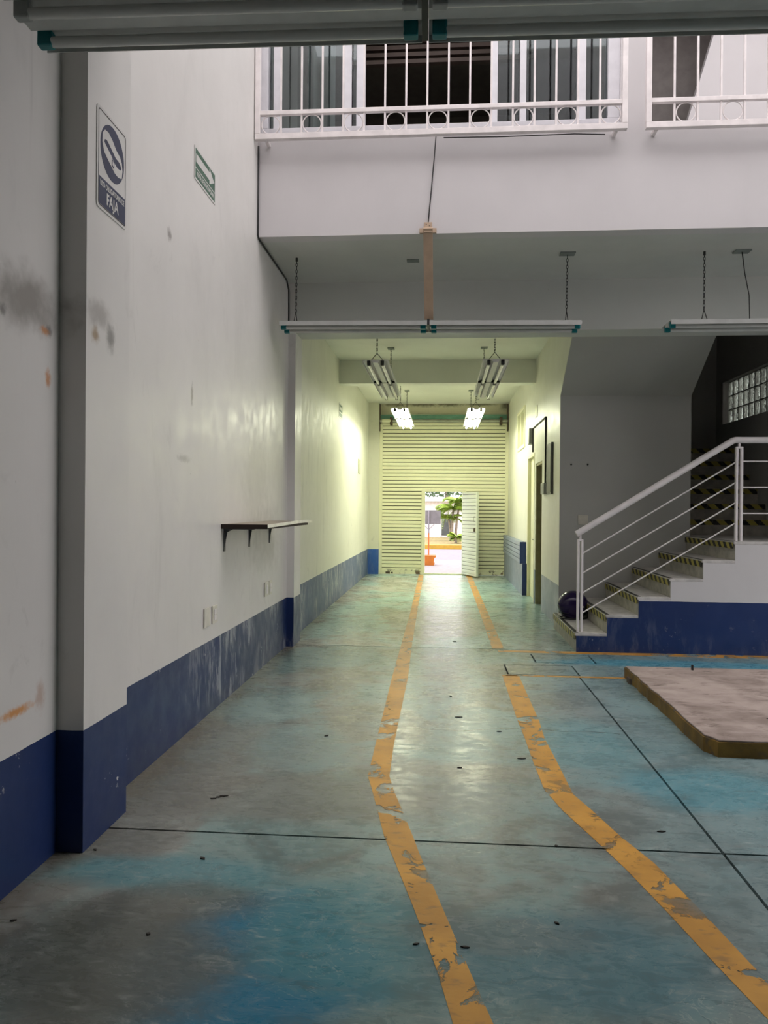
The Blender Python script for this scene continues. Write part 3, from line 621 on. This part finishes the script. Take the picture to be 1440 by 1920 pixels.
MB().box(-0.06, 0.07, 0.35, 0.39, 0, 2.24).build('jamb', M['olive'], d2); MB().box(-0.06, 0.07, -0.39, -0.36, 0, 2.24).build('jamb', M['olive'], d2)
MB().box(-0.06, 0.07, -0.36, 0.35, 2.2, 2.24).build('head', M['olive'], d2)
w2 = struct(empty('window_2', (XC + 0.05, 14.5, 2.64)), 'small cream framed window high in the right corridor wall')
for y0, y1, z0, z1 in ((-0.65, -0.58, 0, 0.76), (0.58, 0.65, 0, 0.76), (-0.58, 0.58, 0, 0.06), (-0.58, 0.58, 0.70, 0.76), (-0.03, 0.03, 0.06, 0.70)):
    MB().box(-0.075, 0.05, y0, y1, z0, z1).build('frame', M['cream'], w2, bevel=0.004)
for y0, y1 in ((-0.58, -0.03), (0.03, 0.58)): MB().box(0.0, 0.008, y0, y1, 0.06, 0.70).build('pane', plain('frosted_pane', (0.42, 0.43, 0.36), 0.25), w2)
tag(MB().box(1.40, XC, 13.46, 17.33, 0.0, 0.545).build('wall_plinth', M['wall_corr_r'], origin=(1.44, 15.4, 0)), 'grey blue plinth along the foot of the right corridor wall', 'plinth')
lg = thing('wall_ledge', 'blue grey ledge, striped light shaped as gaps, on the right corridor wall above the plinth', 'ledge', (1.42, 13.60, 0.547))
for k in range(5): MB().box(-0.045, 0.058, 0, 3.72, 0.078 * k, 0.078 * k + 0.070).build('board', M['bluegrey'], lg, bevel=0.006)  # ledge split so the gaps stand in for its striped light
MB().box(-0.05, 0.058, -0.03, -0.001, 0, 0.385).build('end_board', M['navy'], lg)
tag(MB().box(1.40, 1.478, 13.43, 13.458, 0.0, 0.56).build('plinth_end_board', M['navy'], origin=(1.44, 13.44, 0)), 'dark navy end face of the low plinth by the cream door', 'board')
cn = thing('conduit_run', 'dark conduit looping over the doorway from a grey box to a switch', 'conduit', (XC, 11.05, 1.87))
MB().tube([(-0.012, 1.55, 0.58), (-0.012, 1.55, 0.97), (-0.012, 0.0, 0.97), (-0.012, 0.0, 0.02)], 0.012, 8).build('pipe', M['chain'], cn)
MB().box(-0.05, 0, -0.12, 0.22, -0.14, 0.02).build('switch_box', M['grey_plastic'], cn, bevel=0.004)
MB().box(-0.07, 0, 1.60, 1.78, 0.72, 0.98).build('junction_box', M['grey_plastic'], cn, bevel=0.004)
pn = thing('electrical_panel', 'narrow dark grey electrical panel beside the conduit', 'panel', (XC, 10.54, 1.72))
MB().box(-0.03, -0.0005, -0.20, 0.21, 0, 0.70).build('box', M['dark_panel'], pn, bevel=0.004); MB().box(-0.036, -0.03, -0.18, 0.19, 0.02, 0.68).build('cover', M['dark_panel'], pn, bevel=0.002)
tag(MB().box(XC - 0.012, XC - 0.0005, 12.1, 12.35, 2.98, 3.16).build('wall_plate', M['cream'], origin=(XC, 12.2, 2.98)), 'small blank cream plate high above the conduit loop', 'plate')

# ------------------------------------------------------------------ staircase
TR = [1.424, 1.744, 2.068, 2.395, 2.726, 3.048]; RS = 0.198; YS1 = YW - 0.004
st = thing('staircase', 'pale staircase with hazard tape on its risers and a blue lower side', 'staircase', (1.424, YSF, 0))
X0 = 1.424
for k in range(6):
    xa = TR[k] - X0; xb = (TR[k + 1] - X0) if k < 5 else XS - X0
    zt = RS * (k + 1)
    sp_ = MB().box(xa, xb, 0.0, YS1 - YSF, 0.0, zt - 0.03).build('step', M['riser'], st)
    MB().box(xa - 0.012, xb, -0.004, YS1 - YSF, zt - 0.03, zt).build('tread', M['tread'], sp_, bevel=0.004)
    MB().box(xa - 0.016, xa - 0.0125, 0.02, YS1 - YSF - 0.02, zt - 0.075, zt - 0.012).build('hazard_strip', M['hazY'], sp_)
    MB().box(xa - 0.01, xa + 0.028, 0.02, YS1 - YSF - 0.02, zt, zt + 0.002).build('grip_strip', M['black'], sp_)
# landing behind and second flight climbing away
MB().box(3.12 - X0, XS - X0, YS1 - YSF, 10.30 - YSF, 0.0, RS * 6).build('landing', M['tread'], st)
for k in range(6):
    ya = 10.30 + 0.28 * k - YSF; yb = ya + 0.28 if k < 5 else 12.5 - YSF; zt = RS * 6 + 0.21 * (k + 1)
    sp_ = MB().box(3.12 - X0, XS - X0, ya, yb, 0.0, zt).build('step', M['riser'], st)
    MB().box(3.13 - X0, XS - X0 - 0.01, ya - 0.004, ya - 0.0005, zt - 0.075, zt - 0.005).build('hazard_strip', M['hazX'], sp_)
# painted side face of the first flight
m = MB(); 
for k in range(6):
    xa = TR[k] - X0; xb = (TR[k + 1] - X0) if k < 5 else XS - X0
    m.box(xa, xb, -0.006, -0.0005, 0.0, RS * (k + 1) - 0.03)
m.build('side_face', M['wall_stair'], st)
# railing
rl = thing('stair_railing', 'white tubular railing with thin rods along the stairs and landing', 'railing', (1.46, 8.25, 0.198))
def R_(p): return (p[0] - 1.46, 0.0, p[1] - 0.198)
MB().tube([R_((1.43, 1.245)), R_((3.05, 2.252)), R_((3.07, 2.256)), R_((3.90, 2.256))], 0.034, 14).build('handrail', M['white_metal'], rl, True, angle=60)
for xs, zb, zt in (((1.452, 1.492), 0.198, 1.17), ((3.085, 3.135), 1.188, 2.165)):
    for x in xs: MB().box(x - 1.46 - 0.012, x - 1.46 + 0.012, -0.02, 0.02, zb - 0.198, zt - 0.198).build('post', M['white_metal'], rl, bevel=0.003)
    MB().box(xs[0] - 1.46 - 0.012, xs[1] - 1.46 + 0.012, -0.02, 0.02, zt - 0.198, zt - 0.178).build('post_cap', M['white_metal'], rl, bevel=0.003)
    xm = sum(xs) / 2 - 1.46; MB().tube([(xm, 0, zt - 0.18), (xm, 0, zt - 0.198 + 0.085)], 0.012, 10).build('stem', M['white_metal'], rl, True, angle=40)
for za, zb in ((1.036, 2.026), (0.824, 1.812), (0.611, 1.598), (0.398, 1.384)):
    MB().tube([R_((1.492, za)), R_((3.085, zb))], 0.0075, 8).build('rod', M['white_metal'], rl, True, angle=50)
for z in (2.032, 1.758, 1.483): MB().tube([R_((3.135, z)), R_((3.90, z))], 0.0075, 8).build('rod', M['white_metal'], rl, True, angle=50)
# switch and two dark screw holes on the stair wall
q = onY(1093, 975, YW - 0.01)
tag(MB().box(q.x - 0.06, q.x + 0.06, YW - 0.018, YW - 0.005, q.z - 0.06, q.z + 0.06).build('light_switch', M['socket_plate'], origin=tuple(q), bevel=0.003), 'small beige light switch on the grey wall behind the handrail', 'switch')
for px, sd_ in ((1071, 'left'), (1102, 'right')):
    q = onY(px, 871, YW - 0.01); tag(MB().tube([(q.x, YW - 0.012, q.z), (q.x, YW - 0.005, q.z)], 0.012, 8).build('wall_plug', M['black'], origin=tuple(q)), sd_ + ' one of two small black wall plugs on the grey stair wall', 'plug', 'wall plugs on the stair wall')
sk = tag(MB().box(XC + 0.001, 1.60, YW - 0.03, YW - 0.005, RS + 0.001, RS + 0.16).build('baseboard_stair', M['dark_panel'], origin=(1.54, YW - 0.02, RS), bevel=0.003), 'x', 'x')
del sk['category']; struct(sk, 'dark skirting tile behind the helmet')

# glass block window
w3 = struct(empty('window_3', (XS, 9.82, 2.86)), 'glass block window in the dark stairwell wall')
gb = MB().box(0.0, 0.07, -0.093, 0.093, -0.1, 0.1).mesh('glass_block', M['gblock'])
for r in range(3):
    for k in range(12):
        o = inst(gb, 'glass_block', w3, (0.07, 0.1 + 0.2 * k, 0.1085 + 0.2165 * r))
        b_ = o.modifiers.new('bevel', 'BEVEL'); b_.width = 0.012; b_.segments = 2
m = MB()
for r in range(4): m.box(0.08, 0.12, 0, 2.4, 0.2165 * r - 0.006 if r else 0, 0.2165 * r + 0.008 if r < 3 else 0.65)
for k in range(13): m.box(0.08, 0.12, max(0, 0.2 * k - 0.006), min(2.4, 0.2 * k + 0.006), 0, 0.65)
m.build('mortar', M['grout'], w3)
for y0, y1, z0, z1 in ((2.36, 2.40, 0, 0.65), ): MB().box(-0.01, 0.075, y0, y1, z0, z1).build('reveal_trim', M['white_metal'], w3)

# ------------------------------------------------------------------ helmet on the first step
hl = thing('helmet', 'glossy dark purple motorcycle helmet lying on the bottom step', 'helmet', (1.575, 9.28, RS + 0.001), rz=radians(8))
def shell(sx_, sy_, sz_, n=28, mm=16):
    m = MB(); vs = []; fs = []
    for i in range(mm + 1):
        ph = pi * i / mm
        for k in range(n):
            th = 2 * pi * k / n
            x = sin(ph) * cos(th); y = sin(ph) * sin(th); zz = cos(ph)
            zz = max(zz, -0.82); fl2 = 1.0 - 0.16 * max(0, -zz) + 0.05 * max(0, zz)
            if cos(th) > 0.3: x *= 1.0 + 0.10 * max(0, -zz + 0.1)
            vs.append((x * sx_ * fl2, y * sy_ * fl2, (zz + 0.82) * sz_))
    for i in range(mm):
        for k in range(n): fs.append((i * n + k, (i + 1) * n + k, (i + 1) * n + (k + 1) % n, i * n + (k + 1) % n))
    return m.add(vs, fs)
shell(0.185, 0.15, 0.182).build('shell', M['hel'], hl, True, angle=60)
m = MB(); vs = []; fs = []
for j in range(5):
    for k in range(11):
        a = radians(-55 + 11 * k); zz = -0.22 + 0.13 * j; r = sqrt(max(0, 1 - zz * zz)); f2 = 1.012
        vs.append((r * cos(a) * 0.188 * f2, r * sin(a) * 0.148 * f2, (zz + 0.82) * 0.175))
for j in range(4):
    for k in range(10): fs.append((j * 11 + k, j * 11 + k + 1, (j + 1) * 11 + k + 1, (j + 1) * 11 + k))
m.add(vs, fs); o = m.build('visor', M['visor'], hl, True); sd = o.modifiers.new('s', 'SOLIDIFY'); sd.thickness = 0.006
MB().tube([(0.165 * cos(2 * pi * k / 28), 0.13 * sin(2 * pi * k / 28), 0.008) for k in range(28)], 0.008, 6, closed=True).build('rim', M['black'], hl, True)
for z, l in ((0.055, 0.05), (0.075, 0.04)): MB().tube([(-0.155, -0.05, z), (-0.125, -0.095, z), (-0.09, -0.122, z)], 0.004, 6).build('vent', M['black'], hl, True)
MB().tube([(0.07, -0.140, 0.155), (0.07, -0.150, 0.155)], 0.014, 12).build('visor_screw', M['steel'], hl, True, angle=40)
MB().box(0.15, 0.30, -0.10, 0.10, 0.0, 0.10).build('chin_guard', M['black'], hl, bevel=0.03)

# ------------------------------------------------------------------ concrete platform on the right
pf = thing('concrete_platform', 'low concrete platform with worn yellow edges on the floor at right', 'platform', (1.64, 4.75, 0))
outline = []
for (p, q, n_) in (((0.0, 0.13), (0.055, 0.012), 3), ((0.055, 0.012), (2.9, -0.02), 26), ((2.9, -0.02), (2.9, 2.2), 2), ((2.9, 2.2), (0.0, 2.2), 14), ((0.0, 2.2), (0.0, 0.13), 20)):
    for k in range(n_):
        u = k / n_; outline.append((p[0] + (q[0] - p[0]) * u + random.uniform(-0.008, 0.008), p[1] + (q[1] - p[1]) * u + random.uniform(-0.008, 0.008)))
MB().prism(outline, 'Z', 0.0, 0.092).build('base', M['platform_edge'], pf)
MB().prism([(x * 0.994 + 0.008, y * 0.994 + 0.006) for x, y in outline], 'Z', 0.093, 0.105).build('top', M['platform'], pf, bevel=0.004)
MB().box(0.55, 0.567, 2.08, 2.097, 0.105, 0.15).build('bolt', M['black'], pf)
MB().prism([(0.55, 0.54), (1.2, 0.56), (1.25, 0.50), (0.6, 0.485)], 'Z', 0.1052, 0.1075).build('grille_patch', M['joint'], pf)
MB().prism([(0.003, 1.90), (-0.02, 1.93), (-0.02, 2.03), (0.003, 2.05)], 'Z', 0.0, 0.05).build('chip', M['rust'], pf)

# ------------------------------------------------------------------ shelf on the left wall
sf = thing('wall_shelf', 'wooden wall shelf with a peeling cream edge on three brackets', 'shelf', (XL, 6.5, 1.35))
SD = 0.36
MB().box(0.0005, SD, -0.86, 0.86, -0.012, 0.022).build('board', M['shelf_edge'], sf)
MB().box(0.0005, SD, -0.855, 0.86, 0.0222, 0.024).build('laminate', M['shelf_top'], sf)
bp = [(-0.86, 0.0), (-0.5, 0.003), (-0.1, 0.008), (0.3, 0.013), (0.7, 0.013), (1.1, 0.006)]
vs = []; fs = []
for y, dz in bp:
    ox = SD + 0.001 + (0.0 if y < 0.8 else 0.0)
    vs += [(ox, y, dz - 0.002), (ox + 0.004, y, dz - 0.002), (ox + 0.004, y, dz + 0.024), (ox, y, dz + 0.024)]
for i in range(len(bp) - 1):
    a = 4 * i
    for j in range(4): fs.append((a + j, a + (j + 1) % 4, a + 4 + (j + 1) % 4, a + 4 + j))
fs += [(3, 2, 1, 0), (len(vs) - 4, len(vs) - 3, len(vs) - 2, len(vs) - 1)]
MB().add(vs, fs).build('edge_band', M['shelf_band'], sf)
for y in (-0.77, -0.01, 0.76):
    m = MB(); m.box(0.0, 0.006, y - 0.02, y + 0.02, -0.19, -0.013); m.box(0.0, 0.24, y - 0.02, y + 0.02, -0.018, -0.0125)
    m.prism([(0.006, -0.018), (0.07, -0.018), (0.026, -0.04), (0.014, -0.10), (0.006, -0.17)], 'Y', y - 0.004, y + 0.004); m.build('bracket', M['bracket'], sf)
# sockets and switches
def plate(name, y0, y1, z0, z1, label, rock=0, th=0.012):
    t_ = thing(name, label, 'socket', (XL, (y0 + y1) / 2, z0)); w = (y1 - y0) / 2; h = z1 - z0
    MB().box(0.0005, th, -w, w, 0, h).build('plate', M['socket_plate'], t_, bevel=0.003)
    for k in range(rock):
        a = h * (0.18 + 0.64 * k / rock); b = h * (0.18 + 0.64 * (k + 1) / rock) - 0.004
        MB().box(th, th + 0.004, -w * 0.45, w * 0.45, a, b).build('insert', M['white_metal'], t_, bevel=0.002)
plate('blank_wall_plate', 5.23, 5.365, 0.645, 0.782, 'blank ivory wall plate, the nearest of four above the blue band')
plate('wall_socket', 5.42, 5.535, 0.645, 0.777, 'ivory wall socket next to the blank plate', 2)
plate('wall_socket', 7.055, 7.205, 0.657, 0.792, 'ivory socket frame under the shelf, left of its pair', 1)
plate('wall_socket', 7.235, 7.345, 0.657, 0.792, 'ivory socket under the shelf, right of its pair', 2)

# ------------------------------------------------------------------ signs
def text_mesh(txt, size, mat, parent, x, y, z, ext=0.0006, sx_=1.0):
    cu_ = bpy.data.curves.new('lettering', 'FONT'); cu_.body = txt; cu_.size = size; cu_.align_x = 'CENTER'; cu_.align_y = 'CENTER'; cu_.extrude = ext; cu_.offset = size * 0.025
    o = bpy.data.objects.new('tmp', cu_); COL.objects.link(o); bpy.context.view_layer.update()
    me = bpy.data.meshes.new_from_object(o.evaluated_get(bpy.context.evaluated_depsgraph_get()))
    bpy.data.objects.remove(o); me.materials.clear(); me.materials.append(mat)
    for v in me.vertices: a, b, c_ = v.co; v.co = (c_, a * sx_, b)
    q = bpy.data.objects.new('lettering', me); COL.objects.link(q); q.parent = parent; q.location = (x, y, z); return q
def rrect(w, h, r, n=5):
    pts = []
    for cx, cy, a0 in ((w / 2 - r, -h / 2 + r, -90), (w / 2 - r, h / 2 - r, 0), (-w / 2 + r, h / 2 - r, 90), (-w / 2 + r, -h / 2 + r, 180)):
        for k in range(n + 1):
            a = radians(a0 + 90 * k / n); pts.append((cx + r * cos(a), cy + r * sin(a)))
    return pts
def layer(poly, x0, x1_, nm, mat, par): return MB().prism(poly, 'X', x0, x1_).build(nm, mat, par)
sg = thing('safety_sign', 'blue and white FAJA safety sign with a belt pictogram on the pilaster', 'sign', (-1.54, 3.40, 3.06))
layer(rrect(0.315, 0.455, 0.02), 0.0005, 0.004, 'plate', M['sign_white'], sg)
ou = rrect(0.288, 0.43, 0.014); inn = rrect(0.278, 0.42, 0.011); n = len(ou)
MB().add([(0.0046, a, b) for a, b in ou] + [(0.0046, a, b) for a, b in inn], [(i, (i + 1) % n, n + (i + 1) % n, n + i) for i in range(n)]).build('border', M['sign_black'], sg)
layer([(0.125 * cos(2 * pi * k / 40), 0.065 + 0.125 * sin(2 * pi * k / 40)) for k in range(40)], 0.004, 0.0048, 'blue_disc', M['sign_blue'], sg)
layer([(-0.138, -0.208), (0.138, -0.208), (0.138, -0.085), (-0.138, -0.085)], 0.004, 0.0048, 'blue_panel', M['sign_blue'], sg)
# lumbar belt: an open loop, wider at the back, with a buckle
o1 = [(-0.108, 0.075), (-0.106, 0.118), (-0.082, 0.142), (-0.045, 0.146), (-0.005, 0.130), (0.035, 0.104), (0.078, 0.090), (0.098, 0.070), (0.106, 0.035), (0.098, -0.004), (0.060, -0.014), (0.020, -0.010), (-0.010, 0.004), (-0.050, 0.020), (-0.090, 0.040)]
i1 = [(-0.088, 0.085), (-0.084, 0.098), (-0.066, 0.104), (-0.045, 0.098), (-0.010, 0.082), (0.030, 0.064), (0.062, 0.062), (0.080, 0.056), (0.094, 0.042), (0.084, 0.030), (0.050, 0.026), (0.015, 0.036), (-0.015, 0.054), (-0.050, 0.068), (-0.075, 0.078)]
n = len(o1)
MB().add([(0.0056, a, b) for a, b in o1] + [(0.0056, a, b) for a, b in i1], [(i, (i + 1) % n, n + (i + 1) % n, n + i) for i in range(n)]).build('belt_pictogram', M['sign_white'], sg)
layer([(-0.012, 0.012), (0.012, 0.004), (0.016, 0.034), (-0.008, 0.044)], 0.0056, 0.0062, 'buckle', M['sign_blue'], sg)
layer([(-0.006, 0.017), (0.008, 0.012), (0.011, 0.031), (-0.003, 0.037)], 0.0062, 0.0068, 'buckle_plate', M['sign_white'], sg)
text_mesh('USO OBLIGATORIO DE', 0.034, M['sign_white'], sg, 0.0052, 0.0, -0.112, sx_=0.72)
text_mesh('FAJA', 0.072, M['sign_white'], sg, 0.0052, 0.0, -0.165, sx_=0.85)
ar = thing('evacuation_sign', 'green sign with a white arrow on the left wall', 'sign', (XL, 5.20, 3.82))
layer(rrect(0.47, 0.225, 0.012), 0.0005, 0.004, 'plate', M['sign_white'], ar)
layer([(-0.215, -0.028), (0.215, -0.028), (0.215, 0.098), (-0.215, 0.098)], 0.004, 0.0046, 'green_field', M['sign_green'], ar)
layer([(-0.205, 0.008), (0.085, 0.008), (0.085, -0.020), (0.20, 0.035), (0.085, 0.092), (0.085, 0.064), (-0.205, 0.064)], 0.0046, 0.0052, 'arrow', M['sign_white'], ar)
layer([(-0.215, -0.098), (0.215, -0.098), (0.215, -0.036), (-0.215, -0.036)], 0.004, 0.0046, 'caption_band', M['sign_green'], ar)
text_mesh('RUTA DE EVACUACION', 0.042, M['sign_white'], ar, 0.0050, 0.0, -0.067, sx_=0.82)
s2 = thing('evacuation_sign', 'small faint arrow sign high on the left corridor wall', 'sign', (-1.71, 12.53, 3.12))
layer(rrect(0.40, 0.24, 0.01), 0.0005, 0.004, 'plate', M['sign_white'], s2)
layer([(-0.18, -0.02), (0.18, -0.02), (0.18, 0.10), (-0.18, 0.10)], 0.004, 0.0046, 'green_field', M['sign_green'], s2)
layer([(-0.15, 0.015), (0.06, 0.015), (0.06, -0.01), (0.16, 0.04), (0.06, 0.09), (0.06, 0.065), (-0.15, 0.065)], 0.0046, 0.0052, 'arrow', M['sign_white'], s2)
layer([(-0.18, -0.10), (0.18, -0.10), (0.18, -0.04), (-0.18, -0.04)], 0.004, 0.0046, 'caption_band', M['sign_green'], s2)
tag(MB().box(-1.7095, -1.695, 15.17, 15.55, 2.21, 2.50).build('wall_panel', plain('faded_plate', (0.45, 0.45, 0.36), 0.5), origin=(-1.71, 15.36, 2.21)), 'small blank greyish panel far along the left corridor wall', 'panel')

# ------------------------------------------------------------------ dry flecks on the floor
LAB = ['nearest of three tiny dark scraps in a row on the grey floor', 'middle of three tiny dark scraps in a row on the grey floor', 'farthest of three tiny dark scraps in a row on the grey floor', 'tiny dark scrap on the floor close to the near left wall', 'tiny dark scrap left of the bright blue floor patch', 'tiny dark scrap at the foot of the pilaster', 'tiny dark scrap just beyond the pilaster foot, near the floor joint', 'tiny dark scrap touching the right edge of the near yellow line', 'tiny dark scrap on the left edge of the near yellow line', 'tiny dark scrap between the two yellow lines, nearest the camera', 'tiny dark scrap between the yellow lines beyond the floor crack', 'tiny dark scrap between the yellow lines just before the crack', 'tiny dark scrap on the hairline crack by the right yellow line', 'tiny dark scrap in the middle of the glossy floor reflection', "tiny dark scrap left of the right line's bend", 'tiny dark scrap in the corridor mouth beyond the long joint', 'tiny dark scrap on the long floor joint between the lines', 'tiny dark scrap left of the left yellow line near the crack', 'tiny dark scrap right of the right line before the corner of the joints', 'tiny dark scrap beside the left yellow line beyond the crack']
FL = [(400, 1498), (410, 1495), (420, 1493), (25, 1727), (278, 1752), (178, 1594), (380, 1610), (872, 1777), (780, 1771), (1044, 1732), (845, 1306), (860, 1345), (936, 1372), (862, 1440), (978, 1423), (852, 1203), (1043, 1587), (612, 1380), (1240, 1560), (730, 1330)]
for i, px in enumerate(FL):
    q = onZ(*px); a = random.uniform(0, 6.28); s_ = random.uniform(0.008, 0.014) * (0.6 + q.y / 9)
    pts = [(s_ * (1.7 if k % 4 == 0 else 0.8) * cos(a + k * pi / 4), s_ * (1.0 if k % 4 == 0 else 0.55) * sin(a + k * pi / 4)) for k in range(8)]
    m = MB().prism([(q.x + x, q.y + y) for x, y in pts], 'Z', 0.0004, 0.005)
    tag(m.build('dry_leaf_scrap', M['fleck'], origin=(q.x, q.y, 0.0)), LAB[i], 'debris', 'dark scraps scattered on the floor')

# ------------------------------------------------------------------ street seen through the wicket door
struct(MB().box(-30, 30, 17.62, 22.6, -0.10, 0.0).build('pavement', M['pave']))
struct(MB().box(-30, 30, 22.6, 29.2, -0.14, -0.04).build('road', M['asphalt']))
struct(MB().box(-30, 30, 29.2, 29.9, -0.14, 0.12).build('kerb', M['kerb']))
struct(MB().box(-30, 30, 29.9, 38.0, -0.14, 0.10).build('planting_bed', M['soil']))
b_ = thing('street_building', 'white low building across the street with a dark window', 'building', (0.0, 38.0, 0.10))
MB().box(-8, 8, 0, 4, 0, 1.80).build('wall', M['facade'], b_)
MB().box(-8.2, 8.2, -0.3, 4, 1.80, 1.90).build('roof_edge', M['facade'], b_)
MB().box(-0.05, 0.50, -0.03, 0.02, 0.10, 1.15).build('window', M['dark_glass'], b_); MB().box(-0.12, -0.05, -0.05, 0.02, 0.05, 1.2).build('window_frame', M['white_metal'], b_)
sgn = thing('sign_stand', 'grey board on an orange pole set in an orange box outside', 'sign stand', (-0.37, 20.35, 0))
MB().prism([(-0.13, 0), (0.15, 0), (0.17, 0.06), (0.14, 0.08), (0.16, 0.2), (0.20, 0.22), (0.20, 0.27), (-0.2, 0.27), (-0.2, 0.22), (-0.16, 0.2)], 'Y', -0.17, 0.17).build('box', M['terracotta'], sgn, bevel=0.01)
MB().tube([(0, 0, 0.27), (0, 0, 0.86)], 0.02, 10).build('pole', M['orange_pole'], sgn, True, angle=40); MB().tube([(0, 0, 0.86), (0, 0, 1.46)], 0.02, 10).build('upper_pole', M['grey_pole'], sgn, True, angle=40)
MB().tube([(0.0, 0.0, 0.95), (0.17, 0.0, 1.12)], 0.010, 6).build('brace', M['grey_pole'], sgn); MB().tube([(0.0, 0.0, 0.95), (-0.17, 0.0, 1.12)], 0.010, 6).build('brace', M['grey_pole'], sgn)
MB().box(-0.32, 0.32, 0.022, 0.04, 1.10, 1.47).build('board', M['board'], sgn)
def frond(L, droop, up):
    m = MB(); P = []
    for k in range(9):
        u = k / 8; P.append(Vector((L * u * (1 - 0.12 * u * u), 0, up * L * u - droop * L * u * u)))
    m.tube(P, [0.02 * (1 - 0.8 * k / 8) + 0.003 for k in range(9)], 4)
    for k in range(1, 17):
        u = k / 17; i = min(7, int(u * 8)); w_ = u * 8 - i; c_ = P[i].lerp(P[i + 1], w_); ln = L * 0.34 * sin(pi * min(1, u * 0.85 + 0.15)) + 0.04
        for s_ in (-1, 1):
            tip = c_ + Vector((ln * 0.55, s_ * ln * 0.8, -ln * 0.35)); m.add([c_ + Vector((-0.05, 0, 0)), c_ + Vector((0.05, 0, 0.012)), tip], [(0, 1, 2) if s_ > 0 else (2, 1, 0)])
    return m
def palm(label, x, y, stems, L):
    p = thing('palm', label, 'palm tree', (x, y, 0.10), group='palms across the street')
    for (dx, dy, h, nf, lean) in stems:
        MB().tube([(dx + lean * t_ * t_, dy, h * t_) for t_ in (0, 0.25, 0.5, 0.75, 1)], [0.07, 0.055, 0.048, 0.045, 0.045], 8).build('trunk', M['trunk'], p, True)
        for k in range(nf):
            me = frond(L * random.uniform(0.8, 1.15), random.uniform(0.5, 1.15), random.uniform(0.3, 1.2)).mesh('frond', M['frond'])
            inst(me, 'frond', p, (dx + lean, dy, h - 0.02), (0, 0, 2 * pi * k / nf + random.uniform(-.25, .25)))
palm('bushy green palm clump beside the dark window across the street', 0.42, 33.6, ((0, 0, 1.45, 18, 0.05), (0.16, 0.1, 1.75, 14, 0.2), (-0.05, 0.15, 1.05, 10, -0.12)), 0.85)
palm('leaning palm partly behind the open door leaf', 1.6, 36.2, ((0, 0, 1.9, 18, 0.1),), 1.1)
palm('low young palm at the foot of the bushy palm', 0.55, 31.4, ((0, 0, 0.28, 12, 0.02),), 0.45)
tr_ = thing('street_tree', 'dark green leafy tree above the white building', 'tree', (0.2, 43, 0.0))
MB().tube([(0, 0, 0), (0.1, 0, 1.5), (0.0, 0, 2.6)], [0.2, 0.15, 0.1], 8).build('trunk', M['trunk'], tr_, True)
m = MB()
for k in range(900):
    a = random.uniform(0, 2 * pi); r = sqrt(random.random()) * 2.4; z = random.uniform(-0.5, 0.75); c_ = Vector((r * cos(a), r * sin(a) * 0.6, 2.75 + z)); s_ = random.uniform(0.08, 0.18)
    u = Vector((random.gauss(0, 1), random.gauss(0, 1), random.gauss(0, 1))).normalized(); v = u.orthogonal().normalized()
    m.add([c_ - u * s_, c_ + v * s_ * 0.5, c_ + u * s_, c_ - v * s_ * 0.5], [(0, 1, 2, 3)])
o = m.build('foliage', M['leafy'], tr_); o['kind'] = 'stuff'
